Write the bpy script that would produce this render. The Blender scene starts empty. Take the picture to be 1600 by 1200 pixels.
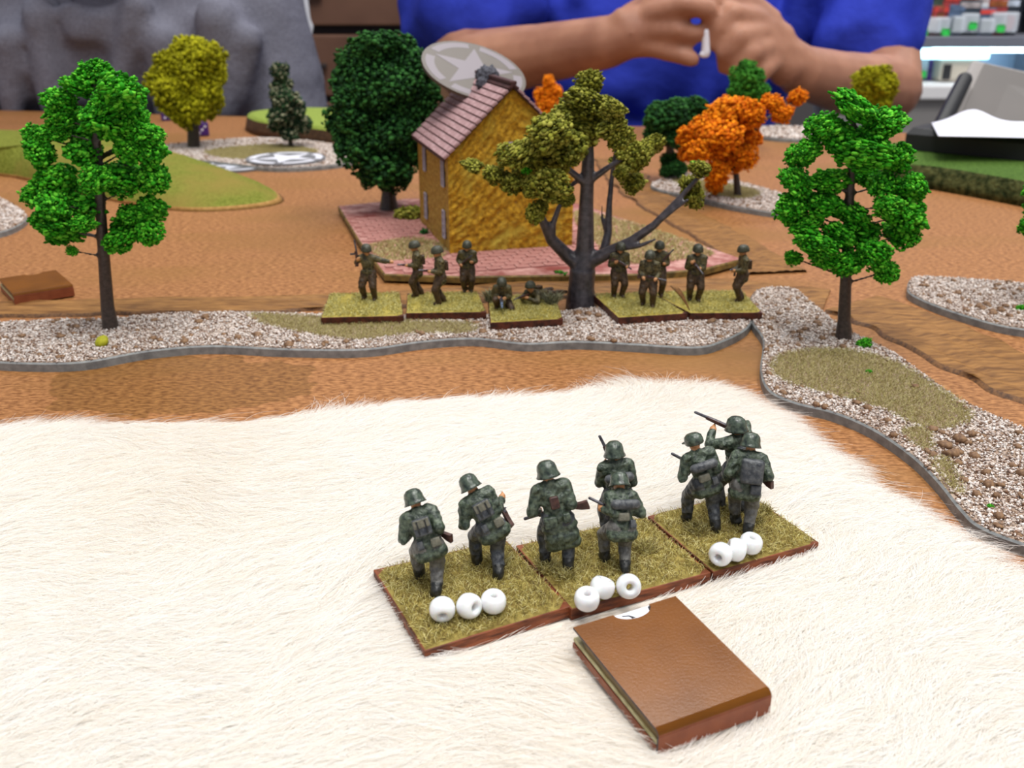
import bpy, bmesh, math, random
import numpy as np
from mathutils import Vector, Matrix, Euler

# ------------------------------------------------------------------ camera, world, lights, exposure
MM = 0.001
F_PX, HZ, CAM_H = 1500.0, -10.0, 110.0
TH = math.atan((600 - HZ) / F_PX)
CT, ST = math.cos(TH), math.sin(TH)
scene = bpy.context.scene
C = scene.collection
cam_d = bpy.data.cameras.new('camera')
cam = bpy.data.objects.new('camera', cam_d); C.objects.link(cam)
cam.location = (0, 0, CAM_H * MM); cam.rotation_euler = (math.pi / 2 - TH, 0, 0)
cam_d.sensor_width = 36; cam_d.lens = F_PX / 1600 * 36
cam_d.clip_start = 0.005; cam_d.clip_end = 50
cam_d.dof.use_dof = True; cam_d.dof.focus_distance = 0.215; cam_d.dof.aperture_fstop = 33
scene.camera = cam
w = bpy.data.worlds.new('world'); scene.world = w; w.use_nodes = True
bg = w.node_tree.nodes['Background']; bg.inputs[0].default_value = (0.80, 0.86, 1.0, 1); bg.inputs[1].default_value = 0.42
def area(x, y, z, sx, sy, power, col=(1, .98, .95), rot=(0, 0, 0)):
    l = bpy.data.lights.new('ceiling_or_fill_lamp', 'AREA'); l.shape = 'RECTANGLE'; l.size = sx; l.size_y = sy; l.energy = power; l.color = col
    o = bpy.data.objects.new('ceiling_or_fill_lamp', l); C.objects.link(o); o.location = (x, y, z); o.rotation_euler = rot
area(-0.15, 0.1, 1.9, 0.32, 1.3, 25)
area(0.75, 0.25, 1.9, 0.25, 1.3, 22)
area(0.1, 1.9, 2.0, 1.3, 0.25, 20)
area(0.6, -1.1, 2.0, 2.0, 0.3, 17)
area(1.5, 1.9, 1.5, 1.3, 0.3, 34, rot=(math.radians(35), 0, 0))  # fill lamp added to brighten the display case, not a ceiling fitting
scene.view_settings.view_transform = 'Standard'; scene.view_settings.look = 'None'
scene.view_settings.gamma = 1; scene.view_settings.use_curve_mapping = False
scene.view_settings.exposure = 0.0

R = random.Random(7)
NR = np.random.default_rng(11)

# ------------------------------------------------------------------ pixel -> world (mm)
def ray(px, py):
    x = (px - 800) / F_PX; y = (600 - py) / F_PX
    return np.array([x, CT + y * ST, -ST + y * CT])
def P(px, py, z=0.0):
    d = ray(px, py); t = (z - CAM_H) / d[2]; return np.array([0, 0, CAM_H]) + d * t
def PD(px, py, Y):
    d = ray(px, py); return np.array([0, 0, CAM_H]) + d * (Y / d[1])
def pxs(px, py, Y):                       # pixels per mm at that point
    return F_PX / (Y / ray(px, py)[1])

# ------------------------------------------------------------------ materials
def mat(name, c1, c2=None, sc=0.5, rough=0.6, bump=0.0, bsc=1.0, spec=0.5, metal=0.0, coat=0.0, detail=5, lo=0.35, hi=0.65,
        stretch=(1, 1, 1), attr=False, emit=None, c3=None, sc3=0.1, bdist=0.2, trans=0, alpha=1, sss=0):
    m = bpy.data.materials.new(name); m.use_nodes = True
    nt = m.node_tree; b = nt.nodes['Principled BSDF']; L = nt.links.new
    b.inputs['Roughness'].default_value = rough; b.inputs['Metallic'].default_value = metal
    b.inputs['Specular IOR Level'].default_value = spec; b.inputs['Coat Weight'].default_value = coat
    b.inputs['Coat Roughness'].default_value = 0.15
    b.inputs['Transmission Weight'].default_value = trans; b.inputs['Alpha'].default_value = alpha
    if sss: b.inputs['Subsurface Weight'].default_value = sss; b.inputs['Subsurface Scale'].default_value = .004
    tc = nt.nodes.new('ShaderNodeTexCoord'); mp = nt.nodes.new('ShaderNodeMapping')
    mp.inputs['Scale'].default_value = [1000 * s for s in stretch]; L(tc.outputs['Object'], mp.inputs[0])
    def noise(s, d=5):
        n = nt.nodes.new('ShaderNodeTexNoise'); n.inputs['Scale'].default_value = s; n.inputs['Detail'].default_value = d
        L(mp.outputs[0], n.inputs['Vector']); return n
    def ramp(src, a, b_, l, h):
        r = nt.nodes.new('ShaderNodeValToRGB'); r.color_ramp.elements[0].position = l; r.color_ramp.elements[1].position = h
        r.color_ramp.elements[0].color = (*a, 1); r.color_ramp.elements[1].color = (*b_, 1); L(src, r.inputs[0]); return r
    col = None
    if attr:
        a = nt.nodes.new('ShaderNodeAttribute'); a.attribute_name = 'Col'; col = a.outputs['Color']
    elif c2 is not None:
        col = ramp(noise(sc, detail).outputs['Fac'], c1, c2, lo, hi).outputs[0]
    if c3 is not None:
        mx = nt.nodes.new('ShaderNodeMix'); mx.data_type = 'RGBA'
        f = ramp(noise(sc3, 4).outputs['Fac'], (0, 0, 0), (1, 1, 1), .5, .68)
        L(f.outputs[0], mx.inputs[0]); L(col, mx.inputs[6]); mx.inputs[7].default_value = (*c3, 1); col = mx.outputs[2]
    if col is not None: L(col, b.inputs['Base Color'])
    else: b.inputs['Base Color'].default_value = (*c1, 1)
    if bump:
        bp = nt.nodes.new('ShaderNodeBump'); bp.inputs['Strength'].default_value = bump; bp.inputs['Distance'].default_value = bdist * MM
        L(noise(bsc, 6).outputs['Fac'], bp.inputs['Height']); L(bp.outputs[0], b.inputs['Normal'])
    if emit:
        b.inputs['Emission Color'].default_value = (*emit[:3], 1); b.inputs['Emission Strength'].default_value = emit[3]
    return m
def S(r, g, b):                           # sRGB 0-255 -> linear
    return tuple(((v / 255) / 12.92 if v <= 10 else ((v / 255 + .055) / 1.055) ** 2.4) for v in (r, g, b))

M = {}
M['cloth'] = mat('tabletop_brown', S(120, 74, 36), S(178, 124, 76), .8, .5, .5, 1.8, .3, c3=S(140, 98, 48), sc3=.012, lo=.36, hi=.64, stretch=(.55, 1.2, 1))
M['road'] = mat('road_brown', S(96, 60, 24), S(158, 112, 58), .5, .6, .8, .9, .3, stretch=(.22, 1.3, 1), lo=.3, hi=.7, bdist=.5)
M['road_d'] = mat('road_dark_edge', S(70, 42, 18), S(120, 80, 40), .8, .7, .6, 2)
M['slab'] = mat('grey_painted_edge', S(112, 114, 114), S(142, 144, 142), .35, .55, .3, 1.5, .4)
M['grain'] = mat('gravel_grains', (1, 1, 1), rough=.7, attr=True)
M['stone'] = mat('brown_stone', S(96, 66, 44), S(150, 116, 82), .8, .7, .5, 2)
M['glue'] = mat('ground_glue', S(120, 92, 72), S(170, 150, 132), 1.2, .7, .6, 3)
M['straw'] = mat('straw_flock', S(152, 138, 84), S(186, 172, 116), .5, .75, .5, 3, .2)
M['flock_g'] = mat('olive_flock_ground', S(120, 102, 50), S(160, 144, 78), .5, .8, .8, 3, .2)
M['flock_y'] = mat('pale_flock_ground', S(140, 126, 50), S(176, 160, 82), .5, .8, .8, 3, .2)
M['hair_g'] = mat('static_grass_olive', (1, 1, 1), rough=.55, attr=True)
M['fur'] = mat('cream_fur', (1, 1, 1), rough=.5, attr=True, spec=.2)
_nt = M['fur'].node_tree; _b = _nt.nodes['Principled BSDF']; _tl = _nt.nodes.new('ShaderNodeBsdfTranslucent'); _mx = _nt.nodes.new('ShaderNodeMixShader'); _mx.inputs[0].default_value = .4
_at = [n for n in _nt.nodes if n.type == 'ATTRIBUTE'][0]; _nt.links.new(_at.outputs['Color'], _tl.inputs[0]); _nt.links.new(_b.outputs[0], _mx.inputs[1]); _nt.links.new(_tl.outputs[0], _mx.inputs[2])
_nt.links.new(_mx.outputs[0], _nt.nodes['Material Output'].inputs[0])
# a darker olive-brown stain on the tabletop board, with a ragged outline
_nt = M['cloth'].node_tree; _b = _nt.nodes['Principled BSDF']; _src = _b.inputs['Base Color'].links[0].from_socket
_g = _nt.nodes.new('ShaderNodeNewGeometry'); _c0 = P(275, 600)
_sub = _nt.nodes.new('ShaderNodeVectorMath'); _sub.operation = 'SUBTRACT'; _sub.inputs[1].default_value = [v * MM for v in _c0]; _nt.links.new(_g.outputs['Position'], _sub.inputs[0])
_sc = _nt.nodes.new('ShaderNodeVectorMath'); _sc.operation = 'MULTIPLY'; _sc.inputs[1].default_value = (28, 48, 0); _nt.links.new(_sub.outputs[0], _sc.inputs[0])
_ln = _nt.nodes.new('ShaderNodeVectorMath'); _ln.operation = 'LENGTH'; _nt.links.new(_sc.outputs[0], _ln.inputs[0])
_nz = _nt.nodes.new('ShaderNodeTexNoise'); _nz.inputs['Scale'].default_value = 90; _nt.links.new(_g.outputs['Position'], _nz.inputs['Vector'])
_ad = _nt.nodes.new('ShaderNodeMath'); _ad.operation = 'MULTIPLY_ADD'; _ad.inputs[1].default_value = .9; _nt.links.new(_nz.outputs['Fac'], _ad.inputs[0]); _nt.links.new(_ln.outputs['Value'], _ad.inputs[2])
_rp = _nt.nodes.new('ShaderNodeValToRGB'); _rp.color_ramp.elements[0].position = .98; _rp.color_ramp.elements[1].position = 1.0; _rp.color_ramp.elements[0].color = (.75, .75, .75, 1); _rp.color_ramp.elements[1].color = (0, 0, 0, 1)
_dv = _nt.nodes.new('ShaderNodeMath'); _dv.operation = 'MULTIPLY'; _dv.inputs[1].default_value = .62; _nt.links.new(_ad.outputs[0], _dv.inputs[0]); _nt.links.new(_dv.outputs[0], _rp.inputs[0])
_mm = _nt.nodes.new('ShaderNodeMix'); _mm.data_type = 'RGBA'; _mm.blend_type = 'MULTIPLY'; _nt.links.new(_rp.outputs[0], _mm.inputs[0]); _nt.links.new(_src, _mm.inputs[6]); _mm.inputs[7].default_value = (.62, .62, .42, 1); _nt.links.new(_mm.outputs[2], _b.inputs['Base Color'])
M['fur_back'] = mat('fur_backing', S(250, 246, 236), S(246, 238, 224), .2, .9)
M['base_w'] = mat('base_brown_wood', S(74, 32, 14), S(146, 78, 44), .5, .5, .4, 2, .4, stretch=(.4, .4, 2))
M['base_d'] = mat('base_dark_wood', S(48, 20, 10), S(96, 44, 24), .5, .5, .4, 2, .4)
M['ochre'] = mat('ochre_stucco', S(152, 108, 18), S(210, 162, 38), .6, .7, 1.0, 1.3, .3, c3=S(186, 158, 54), sc3=.07, bdist=.6)
M['ochre2'] = mat('ochre_stone_front', S(150, 112, 42), S(196, 158, 72), .6, .7, 1.0, 1.2, .3, bdist=.4)
M['tile'] = mat('roof_tile_lilac', S(150, 114, 114), S(186, 152, 152), .4, .6, .5, 1.5, .3)
M['tile_d'] = mat('roof_tile_dark', S(52, 30, 30), S(84, 50, 48), .5, .6, .5, 1.5, .3)
M['pave'] = mat('pink_paving', S(150, 92, 84), S(196, 150, 140), .22, .7, .5, .8, .3, c3=S(132, 62, 54), sc3=.06)
M['plate_e'] = mat('plate_edge_olive', S(84, 68, 26), S(140, 112, 50), .3, .7, .5, 1)
M['char'] = mat('charcoal_stone', S(34, 34, 40), S(86, 86, 96), 1, .8, 1, 2)
M['win'] = mat('window_dark', S(44, 42, 50), S(70, 68, 78), .5, .3)
M['winf'] = mat('window_frame_lilac', S(176, 170, 184), rough=.5)
M['trunk'] = mat('dark_plastic_trunk', S(48, 40, 36), S(72, 60, 54), 1, .35, .4, 2, .5)
M['trunk_g'] = mat('grey_plastic_trunk', S(52, 48, 52), S(80, 74, 78), .6, .3, .3, 1.5, .6)
for k, a in dict(bright=None).items(): pass
M['leaf'] = mat('foam_foliage', (1, 1, 1), rough=.8, attr=True, spec=.15)
M['hill'] = mat('hill_flock', S(98, 104, 34), S(128, 132, 54), .6, .8, .8, 3, .1, c3=S(134, 118, 56), sc3=.02)
M['hill_b'] = mat('hill_edge_tan', S(150, 108, 46), S(176, 134, 70), .4, .8, .5, 2)
M['hill_d'] = mat('hill_dark_flock', S(56, 80, 30), S(84, 112, 48), .5, .85, .8, 2, .1)
M['hill_s'] = mat('hill_side_moss', S(34, 44, 20), S(92, 96, 56), .25, .85, 1, .5, .1, bdist=1.5)
M['hill_l'] = mat('hill_lime_flock', S(122, 140, 44), S(140, 158, 60), .5, .85)
M['hill_br'] = mat('hill_side_brown', S(70, 46, 26), S(92, 64, 38), .3, .8)
M['bead'] = mat('white_glazed_bead', S(240, 240, 240), rough=.12, spec=.6, coat=.6, sss=.2)
M['kraft'] = mat('brown_gloss_card', S(108, 62, 10), S(122, 72, 16), .08, .2, .12, 2.0, .28)
M['kraft_s'] = mat('brown_card_end', S(128, 64, 36), S(146, 78, 46), .3, .45, .1, 2)
M['cream'] = mat('cream_card', S(206, 196, 150), S(170, 158, 108), .4, .6)
M['olive_card'] = mat('olive_brown_card', S(98, 76, 30), S(118, 92, 44), .3, .5)
M['black'] = mat('black_ink', S(24, 22, 30), rough=.5)
M['navy'] = mat('dark_card_edge', S(46, 40, 52), S(70, 60, 60), 1.5, .5)
M['white'] = mat('white_print', S(232, 232, 240), rough=.4)
M['disc_w'] = mat('token_white', S(206, 208, 218), rough=.4)
M['disc_t'] = mat('token_tan', S(78, 67, 56), rough=.4, spec=.5)
M['disc_tp'] = mat('token_pale_lilac', S(116, 106, 112), rough=.4)
M['disc_g'] = mat('token_grey', S(120, 120, 124), rough=.4)
M['skin'] = mat('skin', S(152, 104, 82), S(176, 126, 100), .03, .55, .25, .5, .35, sss=.08)
M['blue'] = mat('blue_shirt', S(38, 52, 160), S(50, 66, 184), .02, .8, .35, .03, .15, bdist=10)
M['grey'] = mat('grey_shirt', S(104, 104, 116), S(122, 122, 134), .6, .9, .4, .03, .1, bdist=10)
M['dark'] = mat('dark_trousers', S(24, 26, 44), rough=.9)
M['hairm'] = mat('brown_hair', S(50, 36, 26), rough=.7)
# miniature paints
M['fg'] = mat('paint_field_grey_green', S(38, 50, 40), S(96, 108, 88), 1.2, .32, .9, 1.6, .5, lo=.38, hi=.66, bdist=.35)
M['fgg'] = mat('paint_warm_grey', S(78, 76, 72), S(112, 110, 104), 1.0, .4, .8, 1.4, .5, bdist=.3)
M['fgt'] = mat('paint_blue_grey', S(48, 52, 58), S(92, 94, 94), 1.0, .4, .8, 1.4, .5, lo=.38, hi=.66, bdist=.3)
M['fgb'] = mat('paint_black_boots', S(22, 24, 24), S(52, 52, 48), 1.5, .35, .6, 2, .5)
M['fgk'] = mat('paint_khaki_grey', S(88, 88, 74), S(116, 112, 96), 1.2, .4, .6, 2, .5)
M['helm'] = mat('paint_helmet_green', S(34, 44, 38), S(84, 96, 80), 1.2, .26, .5, 1.5, .6)
M['helmk'] = mat('paint_helmet_grey', S(74, 78, 66), S(100, 100, 88), 1.2, .4, .5, 1.5, .5)
M['us'] = mat('paint_olive_drab', S(48, 44, 26), S(108, 98, 62), 1.0, .5, .9, 1.4, .4, lo=.38, hi=.66, bdist=.35)
M['ust'] = mat('paint_brown_wool', S(46, 34, 20), S(88, 66, 42), 1.0, .5, .8, 1.4, .4)
M['ush'] = mat('paint_us_helmet', S(44, 46, 36), S(78, 78, 62), 1.2, .45, .5, 1.5, .4)
M['mskin'] = mat('paint_flesh', S(176, 122, 76), S(200, 144, 96), 1, .5)
M['mwood'] = mat('paint_dark_wood', S(52, 30, 26), S(84, 54, 46), 1.5, .4, .3, 2)
M['mmetal'] = mat('paint_gunmetal', S(52, 50, 54), S(96, 94, 100), 1.5, .35, .3, 2, .5, metal=.3)
M['mblue'] = mat('paint_blue_steel', S(60, 72, 92), S(120, 136, 156), 1.2, .35)
M['orange'] = mat('paint_tan_pouch', S(140, 100, 40), rough=.5)
M['leafdry'] = mat('dry_brown_leaf', S(96, 62, 26), S(134, 92, 44), .8, .6)
M['shelf_br'] = mat('cabinet_brown', S(96, 62, 44), S(112, 76, 56), .01, .6)
M['shelf_bg'] = mat('cabinet_beige', S(164, 140, 112), S(176, 152, 124), .01, .6)
M['shelf_dk'] = mat('cabinet_dark_gap', S(40, 26, 22), rough=.7)
M['rail'] = mat('shelf_grey', S(104, 106, 116), rough=.4, metal=.2)
M['led'] = mat('led_strip', S(210, 240, 255), emit=(.42, .85, 1.0, 2.6))
M['case_fill'] = mat('case_fill_glow', S(210, 240, 255), emit=(.5, .8, 1.0, 14.0))  # glow of the added strips that brighten the case interior
M['case_in'] = mat('case_interior', S(150, 160, 176), rough=.5)
M['counter'] = mat('counter_white', S(204, 202, 202), rough=.4)
M['counter2'] = mat('counter_grey_front', S(150, 146, 142), rough=.5)
M['lid'] = mat('grey_lid', S(92, 88, 84), S(100, 94, 90), .01, .5)
M['lid_e'] = mat('grey_lid_edge', S(146, 140, 136), rough=.5)
M['blk'] = mat('black_rubber', S(26, 26, 28), rough=.5)
M['paper'] = mat('white_paper', S(238, 238, 250), rough=.6)
M['floor'] = mat('floor_grey', S(90, 84, 80), S(100, 94, 90), .01, .6)
M['wall'] = mat('wall_beige', S(150, 134, 116), S(158, 142, 122), .003, .8)
M['purple'] = mat('purple_plastic', S(66, 32, 110), rough=.35)
M['bubble'] = mat('clear_blister', S(225, 232, 240), rough=.08, spec=.7, alpha=.45)
M['chair'] = mat('white_plastic_chair', S(206, 206, 210), rough=.4)

# ------------------------------------------------------------------ object helpers
def setp(o, label=None, cat=None, group=None, kind=None):
    if label: o['label'] = label
    if cat: o['category'] = cat
    if group: o['group'] = group
    if kind: o['kind'] = kind
    return o
def link(name, data, parent=None, loc=(0, 0, 0)):
    o = bpy.data.objects.new(name, data); C.objects.link(o)
    o.location = [v * MM for v in loc]
    if parent: o.parent = parent
    return o
def thing(name, label, cat, loc=(0, 0, 0), rotz=0, group=None):
    o = link(name, None, None, loc); o.rotation_euler = (0, 0, rotz); o.empty_display_size = .005
    return setp(o, label, cat, group)
def mesh_np(name, V, Fc, mats, cols=None, smooth=False, midx=None):
    """V (n,3) mm, Fc (m,k) int equal-sized faces"""
    me = bpy.data.meshes.new(name); V = np.asarray(V, np.float32) * MM; Fc = np.asarray(Fc, np.int32)
    m, k = Fc.shape
    me.vertices.add(len(V)); me.vertices.foreach_set('co', V.ravel())
    me.loops.add(m * k); me.loops.foreach_set('vertex_index', Fc.ravel())
    me.polygons.add(m); me.polygons.foreach_set('loop_start', np.arange(0, m * k, k, dtype=np.int32))
    if smooth: me.polygons.foreach_set('use_smooth', np.ones(m, bool))
    if midx is not None: me.polygons.foreach_set('material_index', np.asarray(midx, np.int32))
    me.update(calc_edges=True)
    if cols is not None:
        a = me.color_attributes.new('Col', 'FLOAT_COLOR', 'POINT')
        cc = np.ones((len(V), 4), np.float32); cc[:, :3] = cols; a.data.foreach_set('color', cc.ravel())
    for mm in (mats if isinstance(mats, (list, tuple)) else [mats]): me.materials.append(mm)
    return me
def mesh_py(name, V, F, mats, smooth=False, midx=None):
    me = bpy.data.meshes.new(name); me.from_pydata([tuple(c * MM for c in v) for v in V], [], F)
    if smooth: me.polygons.foreach_set('use_smooth', [True] * len(F))
    if midx is not None: me.polygons.foreach_set('material_index', midx)
    me.update()
    for mm in (mats if isinstance(mats, (list, tuple)) else [mats]): me.materials.append(mm)
    return me
def bm_mesh(name, bm, mats, bevel=0, smooth=False, seg=2):
    if bevel: bmesh.ops.bevel(bm, geom=list(bm.edges), offset=bevel, segments=seg, affect='EDGES', profile=.6)
    bmesh.ops.recalc_face_normals(bm, faces=bm.faces)
    bmesh.ops.scale(bm, vec=(MM,) * 3, verts=bm.verts)
    me = bpy.data.meshes.new(name); bm.to_mesh(me); bm.free()
    if smooth: me.polygons.foreach_set('use_smooth', [True] * len(me.polygons))
    for mm in (mats if isinstance(mats, (list, tuple)) else [mats]): me.materials.append(mm)
    return me
def box_bm(sx, sy, sz, c=(0, 0, 0), rot=None):
    bm = bmesh.new(); bmesh.ops.create_cube(bm, size=1)
    bmesh.ops.scale(bm, vec=(sx, sy, sz), verts=bm.verts)
    if rot is not None: bmesh.ops.rotate(bm, cent=(0, 0, 0), matrix=rot, verts=bm.verts)
    bmesh.ops.translate(bm, vec=c, verts=bm.verts); return bm
def box(name, sx, sy, sz, m, parent=None, c=(0, 0, 0), rot=None, bevel=0, loc=(0, 0, 0)):
    return link(name, bm_mesh(name, box_bm(sx, sy, sz, c, rot), m, bevel), parent, loc)
def rotmats(n, rng=NR):
    q = rng.normal(size=(n, 4)); q /= np.linalg.norm(q, axis=1)[:, None]
    a, b, c, d = q.T
    return np.stack([1-2*(c*c+d*d), 2*(b*c-a*d), 2*(b*d+a*c), 2*(b*c+a*d), 1-2*(b*b+d*d), 2*(c*d-a*b),
                     2*(b*d-a*c), 2*(c*d+a*b), 1-2*(b*b+c*c)], 1).reshape(n, 3, 3)
def ico(sub=1):
    bm = bmesh.new(); bmesh.ops.create_icosphere(bm, subdivisions=sub, radius=1)
    V = np.array([v.co[:] for v in bm.verts]); F = np.array([[v.index for v in f.verts] for f in bm.faces]); bm.free(); return V, F
ICO, OCT = ico(1), (np.array([[1,0,0],[-1,0,0],[0,1,0],[0,-1,0],[0,0,1],[0,0,-1]], float),
     np.array([[0,2,4],[2,1,4],[1,3,4],[3,0,4],[2,0,5],[1,2,5],[3,1,5],[0,3,5]]))
def scatter(pos, size, shape=OCT, jit=.25, squash=(1, 1, 1)):
    """many small deformed solids -> V, F"""
    bv, bf = shape; n = len(pos); k = len(bv)
    loc = bv[None] * (1 + NR.normal(0, jit, (n, k, 1))) * (1 + NR.normal(0, .25, (n, 1, 3)))
    loc = np.einsum('nij,nkj->nki', rotmats(n), loc) * np.asarray(squash)
    V = pos[:, None, :] + loc * np.asarray(size).reshape(-1, 1, 1)
    F = bf[None] + (np.arange(n) * k)[:, None, None]
    return V.reshape(-1, 3), F.reshape(-1, 3), k
def hairs(name, pts, rad, cols, m, parent=None):
    """pts (n,k,3) mm; rad (n,k) mm; cols (n,3)"""
    n, k, _ = pts.shape
    hc = bpy.data.hair_curves.new(name); hc.add_curves([k] * n)
    hc.attributes['position'].data.foreach_set('vector', (pts.reshape(-1, 3) * MM).astype(np.float32).ravel())
    a = hc.attributes.get('radius') or hc.attributes.new('radius', 'FLOAT', 'POINT')
    a.data.foreach_set('value', (rad * MM).astype(np.float32).ravel())
    a = hc.attributes.new('Col', 'FLOAT_COLOR', 'CURVE')
    cc = np.ones((n, 4), np.float32); cc[:, :3] = cols; a.data.foreach_set('color', cc.ravel())
    hc.materials.append(m)
    return link(name, hc, parent)
def inside(pts, poly):
    x, y = pts[:, 0], pts[:, 1]; r = np.zeros(len(pts), bool); n = len(poly)
    for i in range(n):
        x0, y0 = poly[i][:2]; x1, y1 = poly[(i + 1) % n][:2]
        c = ((y0 > y) != (y1 > y)); r ^= c & (x < (x1 - x0) * (y - y0) / ((y1 - y0) or 1e-9) + x0)
    return r
def edge_dist(pts, poly):
    d = np.full(len(pts), 1e9); nx = np.zeros((len(pts), 2)); n = len(poly)
    for i in range(n):
        a = np.array(poly[i][:2]); b = np.array(poly[(i + 1) % n][:2]); ab = b - a
        t = np.clip(((pts[:, :2] - a) @ ab) / (ab @ ab), 0, 1); q = a + t[:, None] * ab - pts[:, :2]
        dd = np.linalg.norm(q, axis=1); mk = dd < d; d[mk] = dd[mk]; nx[mk] = q[mk] / (dd[mk][:, None] + 1e-6)
    return d, nx
def rand_in(poly, dens, rng=NR):
    p = np.array(poly)[:, :2]; lo, hi = p.min(0), p.max(0); n = int((hi - lo).prod() * dens)
    q = rng.random((n, 2)) * (hi - lo) + lo; return q[inside(q, poly)]
def smooth_poly(pts, n=6, closed=True):
    p = [np.array(q, float) for q in pts]; out = []; N = len(p)
    for i in range(N if closed else N - 1):
        g = lambda j: p[j % N] if closed else p[min(max(j, 0), N - 1)]
        a, b, c, d = g(i - 1), g(i), g(i + 1), g(i + 2)
        for k in range(n):
            t = k / n
            out.append(.5 * ((2 * b) + (-a + c) * t + (2 * a - 5 * b + 4 * c - d) * t * t + (-a + 3 * b - 3 * c + d) * t ** 3))
    if not closed: out.append(p[-1])
    return out
def wob(x, y, s, seed=0):                # smooth pseudo-noise about -1..1
    r = np.random.default_rng(seed + 100); v = 0
    for _ in range(7):
        a = r.random() * 6.283; f = s * (.5 + 1.5 * r.random()); v = v + np.sin((x * math.cos(a) + y * math.sin(a)) * f + r.random() * 6.28)
    return v / 3.2

# ------------------------------------------------------------------ organic bodies: primitives fused into one surface
def cone_vf(p0, p1, r0, r1, seg=14):
    p0, p1 = np.array(p0, float), np.array(p1, float); d = p1 - p0; L = np.linalg.norm(d)
    d = d / L if L > 1e-6 else np.array([0, 0, 1.]); u = np.cross(d, [0, 0, 1.] if abs(d[2]) < .9 else [1., 0, 0]); u /= np.linalg.norm(u); v = np.cross(d, u)
    rings = []
    for a in (-80, -45, -10): rings.append((p0 + d * r0 * math.sin(math.radians(a)), r0 * math.cos(math.radians(a))))
    for a in (10, 45, 80): rings.append((p1 + d * r1 * math.sin(math.radians(a)), r1 * math.cos(math.radians(a))))
    V = []; F = []
    for c, r in rings:
        for k in range(seg):
            t = 2 * math.pi * k / seg; V.append(c + (u * math.cos(t) + v * math.sin(t)) * r)
    for i in range(len(rings) - 1):
        for k in range(seg):
            F.append((i * seg + k, i * seg + (k + 1) % seg, (i + 1) * seg + (k + 1) % seg, (i + 1) * seg + k))
    F.append(tuple(range(seg))[::-1]); F.append(tuple((len(rings) - 1) * seg + k for k in range(seg)))
    return V, F
SPH = ico(2)
def blob(name, prims, voxel, mats, smooth=4, fac=.5, disp=0, disp_s=.5, parent=None, loc=(0, 0, 0), keep=False):
    """prims: ('c',p0,p1,r0,r1,mi) or ('e',centre,radii,Rot3x3|None,mi)"""
    V = []; F = []
    for p in prims:
        if p[0] == 'c': v, f = cone_vf(*p[1:5])
        else:
            Rm = np.eye(3) if p[3] is None else np.array(p[3]); v = [np.array(p[1]) + Rm @ (q * np.array(p[2])) for q in SPH[0]]; f = [tuple(t) for t in SPH[1]]
        o = len(V); V += list(v); F += [tuple(i + o for i in t) for t in f]
    me = bpy.data.meshes.new('tmp'); me.from_pydata([tuple(v) for v in V], [], F)
    ob = bpy.data.objects.new('tmp', me); C.objects.link(ob)
    r = ob.modifiers.new('r', 'REMESH'); r.mode = 'VOXEL'; r.voxel_size = voxel
    s = ob.modifiers.new('s', 'SMOOTH'); s.iterations = smooth; s.factor = fac
    dg = bpy.context.evaluated_depsgraph_get(); m2 = bpy.data.meshes.new_from_object(ob.evaluated_get(dg))
    bpy.data.objects.remove(ob); bpy.data.meshes.remove(me)
    n = len(m2.vertices); co = np.empty(n * 3, np.float32); m2.vertices.foreach_get('co', co); co = co.reshape(-1, 3)
    if disp:
        no = np.empty(n * 3, np.float32); m2.vertices.foreach_get('normal', no); no = no.reshape(-1, 3)
        h = wob(co[:, 0] + co[:, 2] * .7, co[:, 1] + co[:, 2], disp_s, 3) * wob(co[:, 0] * .6 - co[:, 2], co[:, 1], disp_s * 1.3, 5)
        co = co + no * (h * disp)[:, None]
    m2.vertices.foreach_set('co', (co * MM).astype(np.float32).ravel())
    nf = len(m2.polygons)
    m2.materials.clear()
    for mm in mats: m2.materials.append(mm)
    if len(mats) > 1:
        fc = np.empty(nf * 3, np.float32); m2.polygons.foreach_get('center', fc); fc = fc.reshape(-1, 3) / 1.0
        m2.update(); m2.polygons.foreach_get('center', fc.reshape(-1)); fc = fc.reshape(-1, 3) / MM
        best = np.full(nf, 1e9); idx = np.zeros(nf, np.int32)
        for p in prims:
            if p[0] == 'c':
                a, b = np.array(p[1], float), np.array(p[2], float); ab = b - a; L2 = ab @ ab + 1e-9
                t = np.clip(((fc - a) @ ab) / L2, 0, 1); d = np.linalg.norm(fc - (a + t[:, None] * ab), axis=1) - (p[3] + (p[4] - p[3]) * t)
            else:
                Rm = np.eye(3) if p[3] is None else np.array(p[3]); q = (fc - np.array(p[1])) @ Rm / np.array(p[2]); d = (np.linalg.norm(q, axis=1) - 1) * min(p[2])
            k = d < best; best[k] = d[k]; idx[k] = p[5] if p[0] == 'c' else p[4]
        m2.polygons.foreach_set('material_index', idx)
    m2.polygons.foreach_set('use_smooth', [True] * nf)
    m2.update(); m2.name = name
    return link(name, m2, parent, loc)

# ------------------------------------------------------------------ the setting
fl = box('floor', 7000, 7000, 20, M['floor'], c=(0, 2200, -760)); fl['kind'] = 'structure'
wb = box('wall_back', 7000, 60, 2800, M['wall'], c=(0, 4300, 640)); wb['kind'] = 'structure'

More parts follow.
